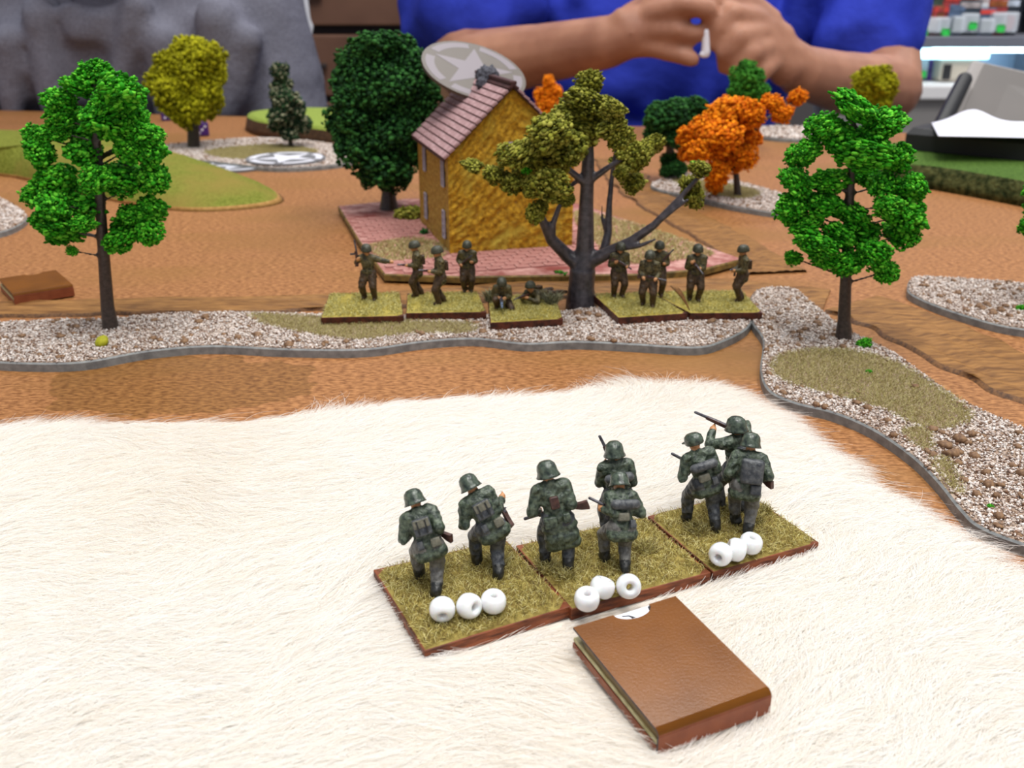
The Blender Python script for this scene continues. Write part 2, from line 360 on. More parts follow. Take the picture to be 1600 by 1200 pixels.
# table: slab with a slightly skewed far edge, on four legs
t = thing('gaming_table', 'large brown table covered in mottled tan board under the whole battlefield', 'table', (0, 300, -750))
e0, e1 = P(-10, 172), P(1000, 197)
def far_y(x): return e0[1] + (e1[1] - e0[1]) * (x - e0[0]) / (e1[0] - e0[0])
bm = bmesh.new(); xs = (-760, 760)
top = [(-760, -260, 0), (760, -260, 0), (760, far_y(760), 0), (-760, far_y(-760), 0)]
vt = [bm.verts.new((x, y - 300, 750)) for x, y, _ in top]; vb = [bm.verts.new((x, y - 300, 725)) for x, y, _ in top]
bm.faces.new(vt); bm.faces.new(vb[::-1])
for i in range(4): bm.faces.new((vt[i], vb[i], vb[(i + 1) % 4], vt[(i + 1) % 4]))
link('tabletop', bm_mesh('tabletop', bm, M['cloth'], bevel=1.5), t)
for sx in (-700, 700):
    for sy in (-500, far_y(sx) - 360): box('leg', 50, 50, 725, M['shelf_br'], t, c=(sx, sy, 362.5), bevel=3)

# ------------------------------------------------------------------ roads (thin cast strips with ruts)
def road(label, pxpts, widths, seed, z0=0.0, thick=1.4):
    pts = smooth_poly([P(*p)[:2] for p in pxpts], 14, closed=False); n = len(pts)
    wd = np.interp(np.linspace(0, 1, n), np.linspace(0, 1, len(widths)), widths)
    K = 26; V = []; F = []; s = 0
    for i, p in enumerate(pts):
        a = pts[min(i + 1, n - 1)] - pts[max(i - 1, 0)]; a = a / np.linalg.norm(a); nrm = np.array([-a[1], a[0]])
        if i: s += np.linalg.norm(p - pts[i - 1])
        for k in range(K):
            u = k / (K - 1) * 2 - 1
            q = p + nrm * u * wd[i] * (1 + (.10 * wob(np.float64(s), np.float64(u * 3), .35, seed) if abs(u) > .9 else 0))
            z = thick * (1 - max(0, (abs(u) - .9) / .1) ** 1.5) + .35 * wob(np.float64(s * .1), np.float64(u * wd[i]), .9, seed + 1) * (1 - abs(u) ** 6) - .5 * math.exp(-((abs(u) - .45) / .12) ** 2)
            V.append((q[0], q[1], z0 + max(z, .05) if abs(u) < .999 else z0))
    for i in range(n - 1):
        for k in range(K - 1): F.append((i * K + k, i * K + k + 1, (i + 1) * K + k + 1, (i + 1) * K + k))
    # underside skirt so the piece is closed
    o = len(V)
    for i in range(n):
        for k in (0, K - 1): v = V[i * K + k]; V.append((v[0], v[1], z0 - .0))
    for i in range(n - 1): F.append((o + 2 * i, o + 2 * i + 1, o + 2 * i + 3, o + 2 * i + 2)[::-1])
    mi = [1 if (j < (n - 1) * (K - 1) and (j % (K - 1)) in (0, K - 2)) else 0 for j in range(len(F))]
    o = link('road_strip', mesh_py('road_strip', V, F, [M['road'], M['road_d']], True, mi)); setp(o, label, 'road', 'brown rutted road strips')
road('long brown rutted road strip running behind the gravel strip, left to right', [(-120, 490), (150, 482), (400, 478), (620, 470), (850, 455), (1080, 452), (1290, 474)], [9, 9.5, 9.5, 10, 12, 15, 17], 1)
road('brown rutted road strip running from the crossroads to the lower right edge', [(1330, 478), (1400, 500), (1500, 548), (1600, 595), (1760, 660)], [17, 17, 17, 17, 17], 4)
road('brown rutted road strip curving away behind the house towards the far table edge', [(1215, 428), (1130, 375), (1040, 325), (985, 285), (960, 250)], [13, 13, 13, 14, 15], 8)

# ------------------------------------------------------------------ gravel-covered scenery bases
GR = np.array([S(206, 192, 182), S(224, 216, 210), S(196, 180, 168), S(150, 122, 100), S(112, 78, 54), S(226, 212, 200), S(160, 136, 122), S(96, 70, 56)])
GP = np.array([.22, .2, .17, .11, .08, .12, .07, .03])
def prism_bm(poly, z0, z1, inset=.5):
    bm = bmesh.new(); n = len(poly); c = np.mean(poly, 0)
    a = [bm.verts.new((p[0], p[1], z0)) for p in poly]; b = [bm.verts.new((p[0], p[1], z1 - inset)) for p in poly]
    d, _ = None, None
    T = []
    for i, p in enumerate(poly):
        e = np.array(poly[(i + 1) % n]) - np.array(poly[i - 1]); e = e / (np.linalg.norm(e) + 1e-9); T.append((e[1], -e[0]))
    ar = sum(poly[i][0] * poly[(i + 1) % n][1] - poly[(i + 1) % n][0] * poly[i][1] for i in range(n))
    sg = 1 if ar > 0 else -1
    tt = [bm.verts.new((p[0] - T[i][0] * inset * sg, p[1] - T[i][1] * inset * sg, z1)) for i, p in enumerate(poly)]
    for i in range(n):
        j = (i + 1) % n; bm.faces.new((a[i], a[j], b[j], b[i])); bm.faces.new((b[i], b[j], tt[j], tt[i]))
    f = bm.faces.new(tt); f.material_index = 1; bm.faces.new(a[::-1])
    return bm
def gravel_base(label, pxo, grass=(), stones=(), z1=3.0, dens=3.6, gs=.41, avoid=(), nsm=6, clumps=()):
    poly = smooth_poly([P(*p, z1)[:2] for p in pxo], nsm); c = np.mean(poly, 0)
    t = thing('gravel_base', label, 'scenery base', (c[0], c[1], 0)); lp = [(p[0] - c[0], p[1] - c[1]) for p in poly]
    bm = prism_bm(lp, 0, z1); bmesh.ops.triangulate(bm, faces=[f for f in bm.faces if len(f.verts) > 4])
    link('base_plate', bm_mesh('base_plate', bm, [M['slab'], M['glue']]), t)
    gp = [[(q[0] - c[0], q[1] - c[1]) for q in smooth_poly([P(*p, z1)[:2] for p in g], 5)] for g in grass]
    q = rand_in(lp, dens); d, _ = edge_dist(q, lp); q = q[d > .6]
    for g in gp:
        ins = inside(q, g); dd, _ = edge_dist(q, g); q = q[~(ins & (dd > .8 + 2 * NR.random(len(q))))]
    for a in avoid:
        aw = [(v[0] - c[0], v[1] - c[1]) for v in [P(*p, z1)[:2] for p in a]]; q = q[~inside(q, aw)]
    pos = np.c_[q, np.full(len(q), z1 + .1) + NR.random(len(q)) * .3]
    sz = gs * (.55 + .8 * NR.random(len(q)) ** 2)
    V, F, k = scatter(pos, sz, OCT, .2, (1, 1, .8)); cols = np.repeat(GR[NR.choice(len(GR), len(q), p=GP)] * (.85 + .3 * NR.random((len(q), 1))), k, 0)
    setp(link('gravel', mesh_np('gravel', V, F, M['grain'], cols), t), kind='stuff')
    # larger single stones
    sp = [(P(px, py, z1) - np.array([c[0], c[1], 0]), r) for px, py, r in stones]
    for _ in range(int(len(q) / 150)):
        j = NR.integers(len(q)); sp.append((np.array([*q[j], z1]), .8 + .7 * R.random()))
    for i, (p, r) in enumerate(sp[:110]):
        V, F, k = scatter(np.zeros((1, 3)), [r], ICO, .12, (1, 1, .7))
        o = link('stone', mesh_np('stone', V, F, M['stone'], smooth=True), t, (p[0], p[1], z1 + r * .35))
    for g in gp:
        q = rand_in(g, 7.5); d, _ = edge_dist(q, g)
        q = q[(d > 1.5 * NR.random(len(q)))]
        q = q[inside(q, lp)]
        grass_tuft('dry_grass', q, z1, t, 1.5, STRAW)
    for (px, py, r, cc) in clumps:
        p = P(px, py, z1) - np.array([c[0], c[1], 0]); foam('foliage_clump', p + [0, 0, r * .4], (r, r, r * .7), cc, t)
    return t
STRAW = np.array([S(184, 172, 110), S(162, 148, 88), S(202, 192, 138), S(140, 126, 70)])
OLIVE = np.array([S(176, 162, 84), S(146, 132, 62), S(202, 188, 112), S(118, 98, 50), S(224, 214, 150)])
PALE = np.array([S(186, 178, 104), S(168, 158, 82), S(206, 200, 136), S(150, 138, 66)])
def grass_tuft(name, q, z, parent, h, pal, lean=1.0, rad=.045):
    n = len(q); a = NR.random(n) * 6.283; r = NR.random(n) * h * lean
    tip = np.c_[np.cos(a) * r, np.sin(a) * r, h * (.25 + .6 * NR.random(n))]
    base = np.c_[q, np.full(n, z)]; pts = np.stack([base, base + tip * [.4, .4, .65], base + tip], 1)
    rd = np.tile([rad, rad * .9, rad * .5], (n, 1)); cols = pal[NR.integers(len(pal), size=n)] * (.8 + .4 * NR.random((n, 1)))
    o = hairs(name, pts, rd, cols, M['hair_g'], parent); setp(o, kind='stuff'); return o

# ------------------------------------------------------------------ foam foliage clumps
GREENS = {
 'bright': np.array([S(44, 138, 18), S(66, 164, 28), S(104, 194, 50), S(34, 110, 14)]),
 'olive': np.array([S(104, 106, 30), S(134, 134, 46), S(80, 84, 22), S(156, 154, 66)]),
 'yellow': np.array([S(150, 148, 14), S(172, 168, 28), S(124, 122, 10)]),
 'forest': np.array([S(34, 78, 32), S(54, 106, 46), S(24, 56, 26)]),
 'pine': np.array([S(34, 56, 36), S(52, 80, 48), S(150, 150, 120), S(28, 44, 30)]),
 'orange': np.array([S(226, 126, 8), S(240, 146, 20), S(200, 100, 4)]),
 'mid': np.array([S(56, 120, 36), S(74, 146, 46), S(44, 98, 28)]),
}
CL = {}
def clump_mesh(pal, v, gran=.11, N=620):
    key = (pal, v, gran)
    if key not in CL:
        d = NR.normal(size=(N, 3)); d /= np.linalg.norm(d, axis=1)[:, None]
        lump = 1 + .22 * wob(d[:, 0] * 3 + v * 7, d[:, 1] * 3 + d[:, 2] * 2.2, 1.3, v) 
        rr = lump * (.55 + .5 * NR.random(N) ** .6)
        pos = d * rr[:, None]
        V, F, k = scatter(pos, gran * (.6 + .8 * NR.random(N)), ICO, .22)
        cols = np.repeat(GREENS[pal][NR.integers(len(GREENS[pal]), size=N)] * (.8 + .4 * NR.random((N, 1))), k, 0)
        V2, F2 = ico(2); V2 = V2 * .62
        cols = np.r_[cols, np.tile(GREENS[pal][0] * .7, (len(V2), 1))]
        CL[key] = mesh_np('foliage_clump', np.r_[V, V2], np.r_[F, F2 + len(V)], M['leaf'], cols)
    return CL[key]
def foam(name, c, r, pal, parent, gran=.11, N=620, nv=5):
    o = link(name, clump_mesh(pal, R.randrange(nv), gran, N), parent, c); o.scale = r
    o.rotation_euler = (R.uniform(-.5, .5), R.uniform(-.5, .5), R.random() * 6.28); return o

def tree(label, base_px, z0, trunk, clumps, pal, tmat='trunk', depth=.7, gran=.11, vox=.55, back=True, N=620, group=None, name='model_tree', extra=()):
    """trunk: list of branches, each a list of (px,py,radius_mm[,dy]); clumps: (px,py,rx,ry[,dy])"""
    R.seed(base_px[0] * 7 + 3); b = P(*base_px, z0); Y = b[1]; t = thing(name, label, 'tree', tuple(b), group=group)
    W = lambda px, py, dy=0: PD(px, py, Y + dy) - b
    pr = []
    for br in trunk:
        for i in range(len(br) - 1):
            p, q = br[i], br[i + 1]
            pr.append(('c', W(*p[:2], p[3] if len(p) > 3 else 0), W(*q[:2], q[3] if len(q) > 3 else 0), p[2], q[2], 0))
    cs = []
    ks = [(c[0], c[1]) for c in clumps]; cx = sum(k[0] for k in ks) / len(ks)
    hw = max(abs(k[0] - cx) for k in ks) + 10
    for c in clumps:
        s = pxs(c[0], c[1], Y); rx, ry = c[2] / s, c[3] / s
        dy = c[4] if len(c) > 4 else R.uniform(-1, .2) * depth * math.sqrt(max(.05, 1 - ((c[0] - cx) / hw) ** 2)) * hw / s * .75
        p = W(c[0], c[1], 0) * (Y + dy) / Y if False else PD(c[0], c[1], Y + dy) - b
        cs.append((p, (rx, (rx + ry) / 2, ry)))
    if back:
        for c in clumps:
            if R.random() < back:
                s = pxs(c[0], c[1], Y); dy = abs(R.uniform(.25, 1)) * depth * math.sqrt(max(.05, 1 - ((c[0] - cx) / hw) ** 2)) * hw / s * .8
                p = PD(2 * cx - c[0] if R.random() < .5 else c[0], c[1], Y) - b; p = p + np.array([0, dy, 0]); cs.append((p, (c[2] / s * .85, c[2] / s * .85, c[3] / s * .85)))
    # twigs from the trunk line out to each clump
    tl = [W(*p[:2]) for p in trunk[0]]
    if len(trunk) == 1:
        for p, r in cs:
            if R.random() < .75:
                z = p[2] - abs(p[0]) * .25 - 2; k = 0
                for k in range(len(tl) - 1):
                    if tl[k][2] <= z <= tl[k + 1][2] or (k == len(tl) - 2): break
                u = np.clip((z - tl[k][2]) / (tl[k + 1][2] - tl[k][2] + 1e-6), 0, 1); a = tl[k] * (1 - u) + tl[k + 1] * u
                pr.append(('c', a, a * .15 + p * .85, max(vox * .9, .5), max(vox * .75, .42), 0))
    blob('trunk', pr, vox, [M[tmat]], smooth=2, parent=t)
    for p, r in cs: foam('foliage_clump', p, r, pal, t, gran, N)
    for p, r, pl in extra: foam('foliage_clump', W(*p), (r, r, r), pl, t, .3, 60)
    return t

# ================================================================== scenery placements
gA = gravel_base('long wavy grey-edged gravel strip between the road and the white fur',
    [(-160, 505), (0, 502), (100, 498), (170, 497), (280, 488), (400, 487), (520, 490), (700, 492), (850, 488), (930, 480), (1060, 482), (1168, 478), (1171, 508), (1130, 532), (1085, 542), (990, 537), (900, 533), (820, 536), (740, 528), (660, 533), (570, 545), (450, 545), (330, 540), (230, 548), (130, 565), (40, 567), (-60, 562), (-170, 560)],
    grass=[[(395, 490), (500, 494), (640, 500), (740, 505), (735, 522), (640, 524), (560, 533), (470, 522), (400, 505)]],
    stones=[(96, 528, 1.9), (250, 533, 1.3), (288, 536, 1.5), (372, 530, 1.4), (322, 498, 1.6), (310, 505, 1.5), (398, 500, 1.2), (1110, 505, 1.7), (902, 492, 1.6), (935, 495, 1.7), (120, 512, 1.3), (215, 518, 1.2), (350, 524, 1.2)],
    avoid=[])
gB = gravel_base('grey-edged gravel and dry grass piece at right below the bright green tree',
    [(1174, 500), (1172, 465), (1190, 450), (1240, 450), (1272, 474), (1322, 512), (1400, 552), (1500, 622), (1600, 668), (1760, 745), (1760, 900), (1600, 850), (1530, 822), (1500, 795), (1462, 748), (1420, 708), (1360, 668), (1300, 643), (1240, 628), (1200, 608), (1188, 575), (1192, 530)],
    grass=[[(1212, 556), (1260, 545), (1330, 546), (1400, 565), (1460, 598), (1525, 648), (1490, 672), (1430, 668), (1370, 640), (1290, 618), (1225, 600), (1198, 578)],
           [(1400, 672), (1450, 668), (1465, 700), (1440, 706)], [(1450, 715), (1490, 720), (1512, 770), (1490, 775), (1462, 745)]],
    stones=[(1498, 690, 2.0), (1475, 698, 1.6), (1486, 712, 1.7), (1512, 694, 1.3), (1545, 760, 1.4), (1580, 730, 1.3), (1430, 606, 1.3), (1340, 615, 1.1), (1540, 740, 1.2), (1525, 775, 1.4), (1590, 700, 1.2)],
    clumps=[(1350, 541, 2.3, 'bright'), (1357, 583, 1.0, 'bright'), (1547, 793, .7, 'bright')])
gC = gravel_base('grey-edged gravel piece at the right edge behind the road',
    [(1418, 446), (1432, 432), (1500, 434), (1600, 442), (1720, 452), (1760, 520), (1600, 514), (1500, 490), (1428, 462)],
    stones=[(1440, 448, 1.6), (1530, 462, 1.2), (1570, 480, 1.4)], clumps=[(1593, 484, 1.6, 'bright')])
gD = gravel_base('gravel piece at the left edge behind the left bright tree', [(-160, 320), (-60, 305), (0, 310), (38, 330), (38, 345), (0, 362), (-80, 368), (-160, 355)], dens=1.2, gs=.75)
gE = gravel_base('pale gravel and grass piece in the distance under the yellow tree', [(225, 232), (300, 222), (420, 215), (540, 228), (560, 244), (530, 256), (430, 262), (330, 252), (240, 246)],
    grass=[[(320, 236), (420, 226), (500, 236), (440, 250), (350, 248)]], dens=1.8, gs=.62)
gF = gravel_base('gravel and dry grass strip under the orange tree', [(1020, 285), (1080, 270), (1150, 282), (1215, 300), (1260, 318), (1225, 332), (1150, 322), (1080, 306), (1030, 296)],
    grass=[[(1050, 280), (1120, 284), (1190, 300), (1160, 312), (1080, 298)]], dens=1.8, gs=.62)
gG = gravel_base('distant pale gravel strip behind the right bright tree, near the far table edge', [(1150, 204), (1200, 197), (1290, 200), (1360, 206), (1340, 216), (1220, 216)], dens=.5, gs=1.2)

# hills
def hill(label, pxo, height, top, side, edge_w, z_noise=0, plateau=False):
    poly = smooth_poly([P(*p)[:2] for p in pxo], 5); c = np.mean(poly, 0); t = thing('hill', label, 'hill', (c[0], c[1], 0))
    n = len(poly); rings = []; prof = ([(1, 0), (.985, .35), (.96, .8), (.93, .96), (.86, 1)] if plateau else
            [(1, 0), (.975, .10), (.94, .22), (.86, .42), (.74, .65), (.58, .84), (.4, .95), (.2, .99)])
    V = []; F = []
    for s, h in prof:
        for p in poly: q = (np.array(p) - c) * s; V.append((q[0], q[1], h * height * (1 + z_noise * (wob(q[0], q[1], .05, 3) if s < .99 else 0))))
    for i in range(len(prof) - 1):
        for k in range(n): F.append((i * n + k, i * n + (k + 1) % n, (i + 1) * n + (k + 1) % n, (i + 1) * n + k))
    ns = edge_w * n; lastring = (len(prof) - 1) * n
    V.append((0, 0, height * prof[-1][1])); cc = len(V) - 1
    F2 = [(lastring + k, lastring + (k + 1) % n, cc) for k in range(n)]
    F3 = [tuple(range(n))[::-1]]
    side_me = mesh_py('hill_side', V[:(edge_w + 1) * n], F[:ns] + F3, M[side], True); link('hill_side', side_me, t)
    top_me = mesh_py('hill_top', V, F[ns:] + F2, M[top], True); link('hill_top', top_me, t)
hill('low rounded olive green hill at the left behind the bright tree', [(-300, 232), (-120, 220), (0, 218), (150, 226), (270, 246), (395, 284), (442, 308), (425, 322), (330, 331), (240, 326), (120, 303), (0, 275), (-150, 278), (-300, 276)], 19, 'hill', 'hill_b', 1, .05)
hill('flat lime topped hill with brown sides near the grey shirted person', [(388, 198), (470, 190), (600, 196), (660, 212), (640, 228), (540, 230), (470, 222), (400, 212)], 14, 'hill_l', 'hill_br', 2, 0, True)
hill('dark green plateau hill with mossy sides at the right edge under the grey case', [(1330, 262), (1420, 248), (1560, 246), (1760, 262), (1820, 350), (1700, 345), (1570, 318), (1450, 296), (1370, 287)], 14, 'hill_d', 'hill_s', 3, 0, True)

# ------------------------------------------------------------------ house on its paved plate
pz = 4.0
plate_px = [(528, 322), (640, 310), (905, 318), (1160, 404), (1100, 420), (1000, 428), (860, 430), (720, 432), (600, 428), (560, 375)]
pl = [P(*p, pz)[:2] for p in plate_px]; pc = np.mean(pl, 0)
t = thing('house_plate', 'pink paved scenery plate with grass patches under the yellow house', 'scenery base', (pc[0], pc[1], 1.2))
lp = [(p[0] - pc[0], p[1] - pc[1]) for p in smooth_poly(pl, 1)]
bm = prism_bm(lp, 0, pz - 1.2, .6); bmesh.ops.triangulate(bm, faces=[f for f in bm.faces if len(f.verts) > 4])
link('base_plate', bm_mesh('base_plate', bm, [M['plate_e'], M['pave']]), t)
for g in [[(575, 385), (640, 372), (690, 380), (700, 392), (690, 402), (640, 408), (600, 405)], [(905, 330), (1000, 352), (1110, 392), (1080, 405), (960, 412), (930, 380), (900, 350)]]:
    gw = smooth_poly([P(*p, pz)[:2] - pc for p in g], 5); q = rand_in(gw, 2.2); q = q[inside(q, lp)]; grass_tuft('dry_grass', q, pz - 1.2, t, 1.6, STRAW, rad=.12)
# paving flags, slightly uneven, along the front and the left forecourt
hA = P(703, 397, pz)[:2]; hB = P(895, 388, pz)[:2]
gx = (hB - hA) / np.linalg.norm(hB - hA); 
back = P(657, 345, pz)[:2] - hA; Lh = float(np.linalg.norm(back)); gy = back / Lh; gx = np.array([gy[1], -gy[0]])
Wd = 40.0                                 # widen until the right corner of the gable stands where the photo has it
for Wd in np.arange(40, 70, .25):
    e_ = hA + gx * Wd
    if 800 + F_PX * e_[0] / ((e_[1] * CT + (CAM_H - pz) * ST)) >= 894: break
Wd = float(Wd)
ang = math.atan2(gx[1], gx[0])
grs = [smooth_poly([P(*p, pz)[:2] - pc for p in g], 5) for g in [[(575, 385), (640, 372), (690, 380), (700, 392), (690, 402), (640, 408), (600, 405)], [(905, 330), (1000, 352), (1110, 392), (1080, 405), (960, 412), (930, 380), (900, 350)]]]
cnt = 0
for i in range(-14, 20):
    for j in range(-4, 18):
        q = hA + gx * (i * 6.2 + (3.1 if j % 2 else 0)) + gy * (j * 5.2 - 8) - pc; h = q + pc - hA
        if 0 <= h @ gx <= Wd and 0 <= h @ gy <= Lh: continue
        pt = np.array([q]); 
        if not inside(pt, lp)[0] or edge_dist(pt, lp)[0][0] < 3.2 or any(inside(pt, g)[0] for g in grs) or (i > 10 and j > 1): continue
        if cnt >= 280: continue
        cnt += 1
        o = box('paving_flag', 5.8, 4.8, .6, M['pave'], t, c=(0, 0, 0), bevel=.12, loc=(q[0], q[1], pz - 1.2 + .1 + R.random() * .15)); o.rotation_euler = (R.uniform(-.02, .02), R.uniform(-.02, .02), ang + R.uniform(-.05, .05))

def height_at(px, py, pt):               # height of pixel above ground point pt (at that Y)
    return PD(px, py, pt[1])[2]
eave = height_at(705, 243, hA) - pz
hc_ = hA + gx * Wd / 2; ridge = height_at(817, 134, hc_ ) - pz
print('HOUSE', Wd, Lh, eave, ridge, math.degrees(ang))
t = thing('model_house', 'yellow stucco model house with lilac tiled roof behind the olive tree', 'house', (hA[0], hA[1], pz), ang)
NX, NZ = 60, 70
def rough_wall(name, m, pts_fn, nx, nz, amp, seed, mask=None):
    V = []; F = []
    for j in range(nz + 1):
        for i in range(nx + 1):
            p, nrm = pts_fn(i / nx, j / nz); a = amp * (wob(np.float64(i * 100 / nx), np.float64(j * 100 / nz), .55, seed) + .6 * wob(np.float64(i * 100 / nx), np.float64(j * 100 / nz), 1.4, seed + 1))
            if i in (0, nx) or j == nz: a = 0
            V.append(tuple(np.array(p) + np.array(nrm) * a))
    for j in range(nz):
        for i in range(nx): F.append((j * (nx + 1) + i, j * (nx + 1) + i + 1, (j + 1) * (nx + 1) + i + 1, (j + 1) * (nx + 1) + i))
    return link(name, mesh_py(name, V, F, m, True), t)
def gable(yy, nrm):
    def f(u, v):
        top = eave + (ridge - eave) * (1 - abs(2 * u - 1)); return (u * Wd, yy, top * v), nrm
    return f
rough_wall('gable_wall', M['ochre'], gable(0, (0, -1, 0)), 70, 80, .55, 3)
rough_wall('gable_wall', M['ochre'], gable(Lh, (0, 1, 0)), 30, 30, .5, 5)
rough_wall('front_wall', M['ochre2'], lambda u, v: ((0, Lh * (1 - u), eave * v), (-1, 0, 0)), 40, 40, .22, 7)
rough_wall('rear_wall', M['ochre2'], lambda u, v: ((Wd, Lh * u, eave * v), (1, 0, 0)), 30, 30, .25, 9)
box('wall_core', Wd - 1.6, Lh - 1.6, eave - .4, M['ochre2'], t, c=(Wd / 2, Lh / 2, eave / 2 - .2))
# roof courses
sl = math.hypot(Wd / 2, ridge - eave); sa = math.atan2(ridge - eave, Wd / 2); NC = 13
for side in (-1, 1):
    for k in range(NC):
        s = (k + .5) / NC * (sl + 3) - 3
        hx = s * math.cos(sa); z = eave + s * math.sin(sa)
        x = hx if side < 0 else Wd - hx
        rot = Matrix.Rotation(-(sa - .13) * (1 if side < 0 else -1), 3, 'Y')
        o = box('roof_course', (sl + 3) / NC * .84, Lh + 5, 1.0, M['tile'] if k < NC - 1 else M['tile_d'], t, c=(0, 0, 0), rot=rot, bevel=.12, loc=(x, Lh / 2, z + .9))
link('roof_slab', mesh_py('roof_slab', [(-2.4, -2, eave - 1.5), (Wd / 2, -2, ridge + .1), (Wd + 2.4, -2, eave - 1.5), (-2.4, Lh + 2, eave - 1.5), (Wd / 2, Lh + 2, ridge + .1), (Wd + 2.4, Lh + 2, eave - 1.5),
      (-2.4, -2, eave - 2.2), (Wd / 2, -2, ridge - .7), (Wd + 2.4, -2, eave - 2.2), (-2.4, Lh + 2, eave - 2.2), (Wd / 2, Lh + 2, ridge - .7), (Wd + 2.4, Lh + 2, eave - 2.2)],
      [(0, 1, 4, 3), (1, 2, 5, 4), (9, 10, 7, 6), (10, 11, 8, 7), (0, 6, 7, 1), (1, 7, 8, 2), (3, 4, 10, 9), (4, 5, 11, 10), (0, 3, 9, 6), (2, 8, 11, 5)], M['tile_d']), t)
o = link('ridge_cap', bm_mesh('ridge_cap', box_bm(3, Lh + 5, 1.6, (Wd / 2, Lh / 2, ridge + 1.3)), M['tile_d'], .5), t)
blob('chimney', [('e', (Wd / 2 - 1, Lh * .55, ridge + 1.0), (5.2, 5, 4.6), None, 0), ('e', (Wd / 2 - 4, Lh * .5, ridge - 2.0), (3, 2.6, 3.5), None, 0), ('e', (Wd / 2 + 1.5, Lh * .6, ridge + 2.5), (3, 2.6, 2.6), None, 0)], .5, [M['char']], 1, disp=.9, disp_s=1.6, parent=t)
def window(x, y, z, wd, ht, axis, bars=3):
    # axis 'x-' faces -x ; 'y-' faces -y
    rz = 0 if axis == 'y-' else -math.pi / 2
    f = link('window', bm_mesh('window', box_bm(wd, .8, ht), M['win'], .1), t, (x, y, z)); f.rotation_euler = (0, 0, rz)
    bm = bmesh.new()
    def add(sx, sz, cx, cz):
        b2 = bmesh.ops.create_cube(bm, size=1)['verts']; bmesh.ops.scale(bm, vec=(sx, .5, sz), verts=b2); bmesh.ops.translate(bm, vec=(cx, -.5, cz), verts=b2)
    for s in (-1, 1): add(.6, ht, s * wd / 2, 0); add(wd, .6, 0, s * ht / 2)
    add(.4, ht, 0, 0)
    for k in range(1, bars + 1): add(wd, .35, 0, -ht / 2 + ht * k / (bars + 1))
    link('window_frame', bm_mesh('window_frame', bm, M['winf']), f)
for yy in (.12 * Lh, .72 * Lh):
    window(-.3, yy, eave * .80, 4.4, eave * .27, 'x-'); window(-.3, yy, eave * .27, 4.4, eave * .28, 'x-')
window(Wd * .49, -.4, eave * 1.02, 4.5, 7, 'y-', 1)
# bushes by the house
bq = P(640, 342, pz); o = thing('model_bush', 'small dark olive bush by the left wall of the house', 'bush', tuple(bq))
for dx, dy, r in ((0, 0, 4.5), (-4, 1, 3.6), (4, 2, 4.0), (1, 3, 4.2)): foam('foliage_clump', (dx, dy, r * .6), (r, r, r * .75), 'olive', o, .2, 160)
bq = P(662, 366, pz); o = thing('model_bush', 'tiny dark bush at the foot of the house front wall', 'bush', tuple(bq)); foam('foliage_clump', (0, 0, 1.2), (1.8, 1.8, 1.6), 'forest', o, .3, 60); foam('foliage_clump', (1.4, .6, .8), (1.1, 1.1, 1.0), 'forest', o, .3, 60)
bq = P(875, 431, pz - 1); o = thing('model_bush', 'small green tuft on the front edge of the pink plate', 'bush', tuple(bq)); foam('foliage_clump', (0, .5, .6), (2.6, 1.2, 1.3), 'mid', o, .25, 90); foam('foliage_clump', (2.2, .6, .4), (1.6, 1, 1), 'mid', o, .25, 90)

# ------------------------------------------------------------------ trees
tree('bright green foam tree at left standing on the long gravel strip', (173, 512), 3.0,
  [[(173, 512, 2.9), (168, 480, 2.3), (160, 370, 1.9), (152, 240, 1.5), (147, 120, .8)]],
  [(148, 114, 28, 17), (122, 133, 24, 15), (185, 146, 34, 24), (92, 156, 26, 18), (165, 176, 38, 20), (92, 186, 26, 16), (178, 200, 42, 20), (208, 186, 22, 20), (60, 213, 22, 16), (92, 206, 20, 12), (225, 210, 24, 18), (60, 240, 24, 20), (130, 234, 36, 18), (238, 240, 22, 20), (204, 232, 24, 20),
   (80, 282, 32, 20), (55, 305, 20, 16), (188, 280, 38, 22), (238, 280, 24, 22), (82, 318, 30, 18), (132, 318, 28, 18), (235, 328, 26, 20), (205, 334, 20, 14), (95, 358, 38, 20), (62, 344, 15, 13), (130, 350, 18, 12), (184, 376, 30, 17), (232, 362, 20, 20), (113, 392, 7, 8), (150, 280, 24, 18), (160, 160, 20, 16)],
  'bright', back=.45)
tree('bright green foam tree at right standing on the gravel piece', (1318, 528), 3.0,
  [[(1318, 528, 2.9), (1319, 500, 2.2), (1322, 420, 1.8), (1328, 300, 1.5), (1334, 175, .8)]],
  [(1335, 166, 36, 17), (1385, 190, 32, 20), (1285, 197, 26, 18), (1312, 215, 28, 20), (1362, 218, 34, 18), (1262, 236, 22, 17), (1346, 243, 40, 20), (1403, 246, 26, 20), (1246, 284, 28, 18), (1296, 282, 28, 18), (1425, 292, 24, 20), (1380, 288, 26, 17), (1237, 322, 24, 18), (1288, 322, 28, 18),
   (1333, 336, 32, 18), (1416, 336, 28, 24), (1388, 322, 22, 16), (1272, 380, 34, 17), (1240, 403, 16, 10), (1325, 412, 24, 18), (1366, 396, 26, 20), (1290, 405, 22, 14), (1385, 424, 20, 17), (1258, 352, 24, 15), (1350, 368, 26, 16), (1414, 366, 26, 20), (1310, 366, 26, 16)],
  'bright', back=.4)
